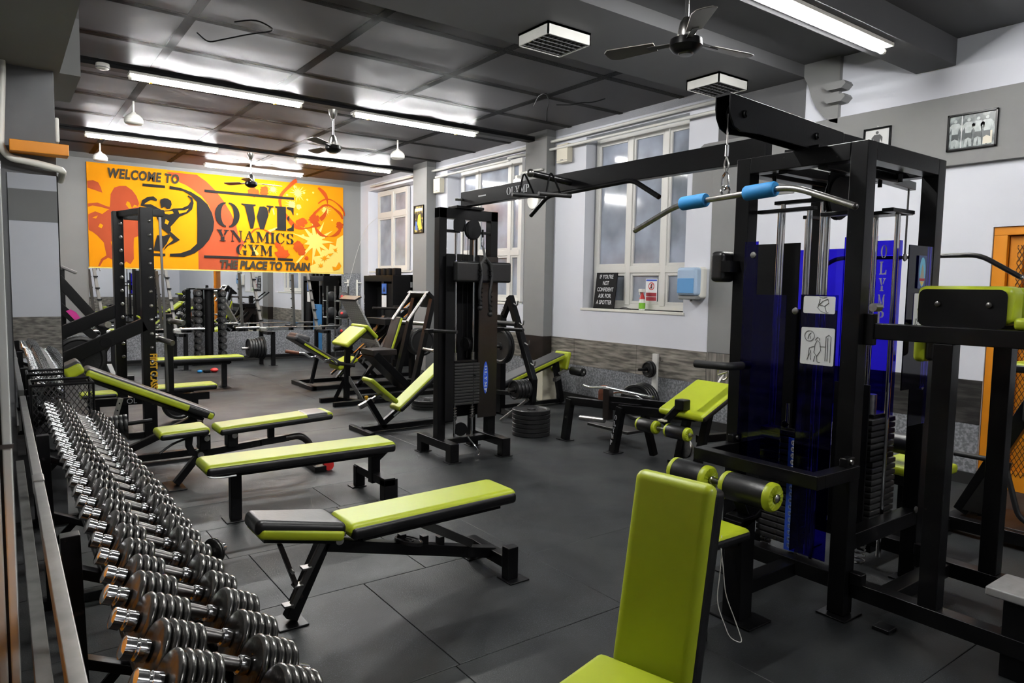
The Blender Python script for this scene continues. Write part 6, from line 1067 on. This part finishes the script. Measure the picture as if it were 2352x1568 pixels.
# ================================================================== BARBELL RACKS AT THE MURAL WALL
def barbell_rack(x0, x1, lab, blab, grp, bx0, bx1):
    t = thing('barbell_rack', lab, 'rack', ((x0+x1)/2, 13.9, 0), 0, 'barbell racks at the mirror')
    for x in (x0, x1):
        obj('upright', MB().beam((x+.10, 13.98, .62), (x-.02, 14.22, 1.80), .05, .06), mat('rack_grey', lin(118, 116, 112), .5, .3), t, bev=.004)
        for k in range(5): q = V((x+.10, 13.98, .62)).lerp(V((x-.02, 14.22, 1.80)), .2+.17*k); obj('bar_catch', MB().box(q.x-.035, q.y-.07, q.z-.012, q.x+.035, q.y-.02, q.z+.012), BLACKF, t)
        obj('lower_post', MB().box(x+.13, 13.50, .0, x+.20, 13.57, .66), BLACKF, t, bev=.004); obj('lower_post', MB().box(x+.02, 13.9, .0, x+.09, 13.97, .66), BLACKF, t, bev=.004); obj('side_bar', MB().box(x+.05, 13.5, .60, x+.17, 13.97, .66), BLACKF, t, bev=.004); foot_plate(t, x+.165, 13.54, .14, .12)
        obj('cradle', MB().box(x+.04, 13.88, .64, x+.16, 14.0, .70), STEEL, t, bev=.004)
    obj('floor_bar', MB().box(x0+.05, 14.30, .08, x1+.12, 14.36, .14), BLACKF, t, bev=.004); obj('storage_peg', MB().cyl((x0+.1, 13.8, .33), (x0-.35, 13.8, .33), .025, 10), STEEL, t)
    bb = thing('barbell', blab, 'barbell', ((bx0+bx1)/2, 13.94, .70), 0, grp); z = .718
    obj('shaft', MB().cyl((bx0+.4, 13.94, z), (bx1-.4, 13.94, z), .014, 10), CHROME, bb, smooth=True)
    for a, s_ in ((bx0, 1), (bx1, -1)): obj('sleeve', MB().cyl((a, 13.94, z), (a+.42*s_, 13.94, z), .025, 14), CHROME, bb, smooth=True); obj('sleeve_collar', MB().cyl((a+.40*s_, 13.94, z), (a+.43*s_, 13.94, z), .038, 14), CHROME, bb, smooth=True)
    return t
barbell_rack(4.06, 5.18, 'right-hand barbell rack with notched leaning uprights below the mural', 'bare chrome barbell on the right-hand rack', 'barbells at the mirror', 3.64, 5.74)
barbell_rack(1.36, 2.50, 'left-hand barbell rack with notched leaning uprights, behind the tall rack machine', 'bare chrome barbell on the left-hand rack', 'barbells at the mirror', .98, 3.08)
for k in range(6): tag(obj('weight_plate', plate_mb((4.12-.05*k, 13.8, .33), (-1, 0, 0), .19 if k > 3 else .225-.012*k, .045, .03), IRON, smooth=True), f'{ORD[k]} plate from the post on the right-hand barbell rack peg', 'weight plate', 'plates on the barbell rack')
# --- upright dumbbell stand
t = thing('dumbbell_stand', 'upright black dumbbell stand with two columns in front of the mirror', 'rack', (3.24, 14.3, 0))
obj('centre_tube', MB().cyl((3.24, 14.32, .02), (3.24, 14.32, 1.45), .075, 20), BLACKM, t, smooth=True); obj('base', MB().box(2.9, 14.15, .0, 3.58, 14.5, .05), BLACKF, t, bev=.006); obj('top_cap', MB().box(3.02, 14.2, 1.44, 3.46, 14.42, 1.47), BLACKF, t, bev=.004)
for x in (3.02, 3.46): obj('column', MB().box(x-.045, 14.28, .05, x+.045, 14.36, 1.44), BLACKF, t, bev=.004)
dd = None
for c, x in enumerate((3.02, 3.46)):
    for k in range(10):
        lab = f"small round black dumbbell in the {'left' if c == 0 else 'right'} column of the upright stand, {ORD[k]} from the bottom"; z = .22+.129*k
        if dd is None:
            dd = thing('round_dumbbell', lab, 'dumbbell', (x, 14.2, z), 0, 'dumbbells on the upright stand')
            obj('handle', MB().cyl((x, 14.12, z), (x, 14.28, z), .016, 8), CHROME, dd, smooth=True)
            for y, s_ in ((14.15, -1), (14.25, 1)):
                h_ = obj('head', MB().lathe((x, y, z), (0, s_, 0), [(0, .052), (.01, .061), (.06, .061), (.07, .054), (.07, .038), (.066, .001)], 20), RUBBER, dd, smooth=True); obj('end_disc', MB().cyl((x, y+.0655*s_, z), (x, y+.068*s_, z), .034, 16), DSTEEL, h_)
        else: dup(dd, (x, 14.2, z), 0, lab)
# --- medicine ball rack, bars and mat in the corner
t = thing('ball_rack', 'slim steel medicine ball rack in the far right corner', 'rack', (6.0, 14.35, 0))
for x in (5.86, 6.16): obj('post', MB().box(x-.015, 14.45, 0, x+.015, 14.48, 1.55), STEEL, t)
for z in (.45, .85, 1.22): obj('shelf', MB().tube([(5.86, 14.46, z), (5.86, 14.22, z), (6.16, 14.22, z), (6.16, 14.46, z)], .010, 6), STEEL, t)
BALL = mat('grey_ball', lin(62, 62, 64), .6, bump=.1, bscale=60)
for z, r, lab in ((.45, .14, 'large grey medicine ball with red lettering at the bottom of the corner rack'), (.85, .12, 'grey medicine ball on the middle of the corner rack'), (1.22, .11, 'grey and red medicine ball at the top of the corner rack')):
    o = thing('medicine_ball', lab, 'ball', (6.01, 14.34, z), 0, 'medicine balls'); obj('ball', MB().ball((6.01, 14.34, z+r*.9), r, 20), BALL, o, smooth=True)
    obj('red_mark', MB().lathe((6.01-r*.62, 14.34-r*.62, z+r*1.0), (-1, -1, .3), [(r*.16-.001, .03), (r*.22, .001)], 12), RED, o, smooth=True)
t = thing('stack_cabinet', 'black weight-stack cabinet with picture stickers below the small window', 'gym machine', (6.35, 12.9, 0)); xc = 6.12
obj('side_panel', MB().box(xc, 13.50, 0, 6.5, 13.56, 1.78), BLACKF, t, bev=.004); obj('side_panel', MB().box(xc, 12.22, 0, 6.5, 12.28, 1.78), BLACKF, t, bev=.004); obj('top_panel', MB().box(xc, 12.28, 1.66, 6.5, 13.5, 1.78), BLACKF, t, bev=.004); obj('back_panel', MB().box(6.40, 12.28, 0, 6.5, 13.5, 1.55), BLACKM, t); obj('centre_post', MB().box(xc, 12.62, 0, xc+.08, 12.72, 1.68), BLACKF, t, bev=.004); obj('front_panel', MB().box(xc+.02, 12.28, .2, xc+.04, 12.62, 1.62), BLACKM, t)
obj('badge', MB().box(xc-.004, 12.50, 1.42, xc, 12.70, 1.62), mat('badge_blue', lin(56, 96, 170), .4), t); obj('sticker', MB().box(xc-.004, 12.50, 1.15, xc, 12.70, 1.39), PAPER, t); obj('badge_peak', MB().flat([(12.55, 1.46), (12.65, 1.46), (12.60, 1.57)], (xc-.0045, 0, 0), (0, 1, 0), (0, 0, 1)), INK, t)
for k, ch in enumerate('OLYMP'): letters('cabinet_letters', t, ch, LETTER, (xc-.002, 13.565, 1.30-.11*k), (0, -1, 0), (0, 0, 1), .085, (.05,), 0)
obj('stack', MB().box(xc+.08, 12.8, .3, xc+.24, 13.1, .9), BLACKM, t); obj('guide_rod', MB().cyl((xc+.15, 12.95, .3), (xc+.15, 12.95, 1.66), .012, 8), CHROME, t)
for k in range(4): tag(obj('kettlebell' if 0 else 'speaker_box', MB().box(6.25, 12.4+.25*k, 1.78, 6.40, 12.53+.25*k, 1.93), BLACKM, bev=.02), f'{ORD[k]} small black box from the near end on top of the sticker cabinet', 'box', 'boxes on the cabinet')
tag(obj('blue_mat', MB().box(5.50, 14.55, .05, 5.60, 14.66, 1.15), mat('mat_blue', lin(44, 104, 150), .7), bev=.01), 'narrow blue exercise mat standing by the mirror', 'mat')
gl = thing('glove_pair', 'small red and dark gloves lying on the floor near the barbell racks', 'gloves', (3.0, 13.0, 0)); obj('glove', MB().ball((3.02, 13.0, .04), .07, 10, .55), RED, gl, smooth=True); obj('cuff', MB().box(2.84, 12.95, 0, 2.95, 13.05, .05), BLACKM, gl, bev=.015); obj('lining', MB().ball((2.78, 13.0, .03), .045, 8, .6), BLUEG, gl, smooth=True)
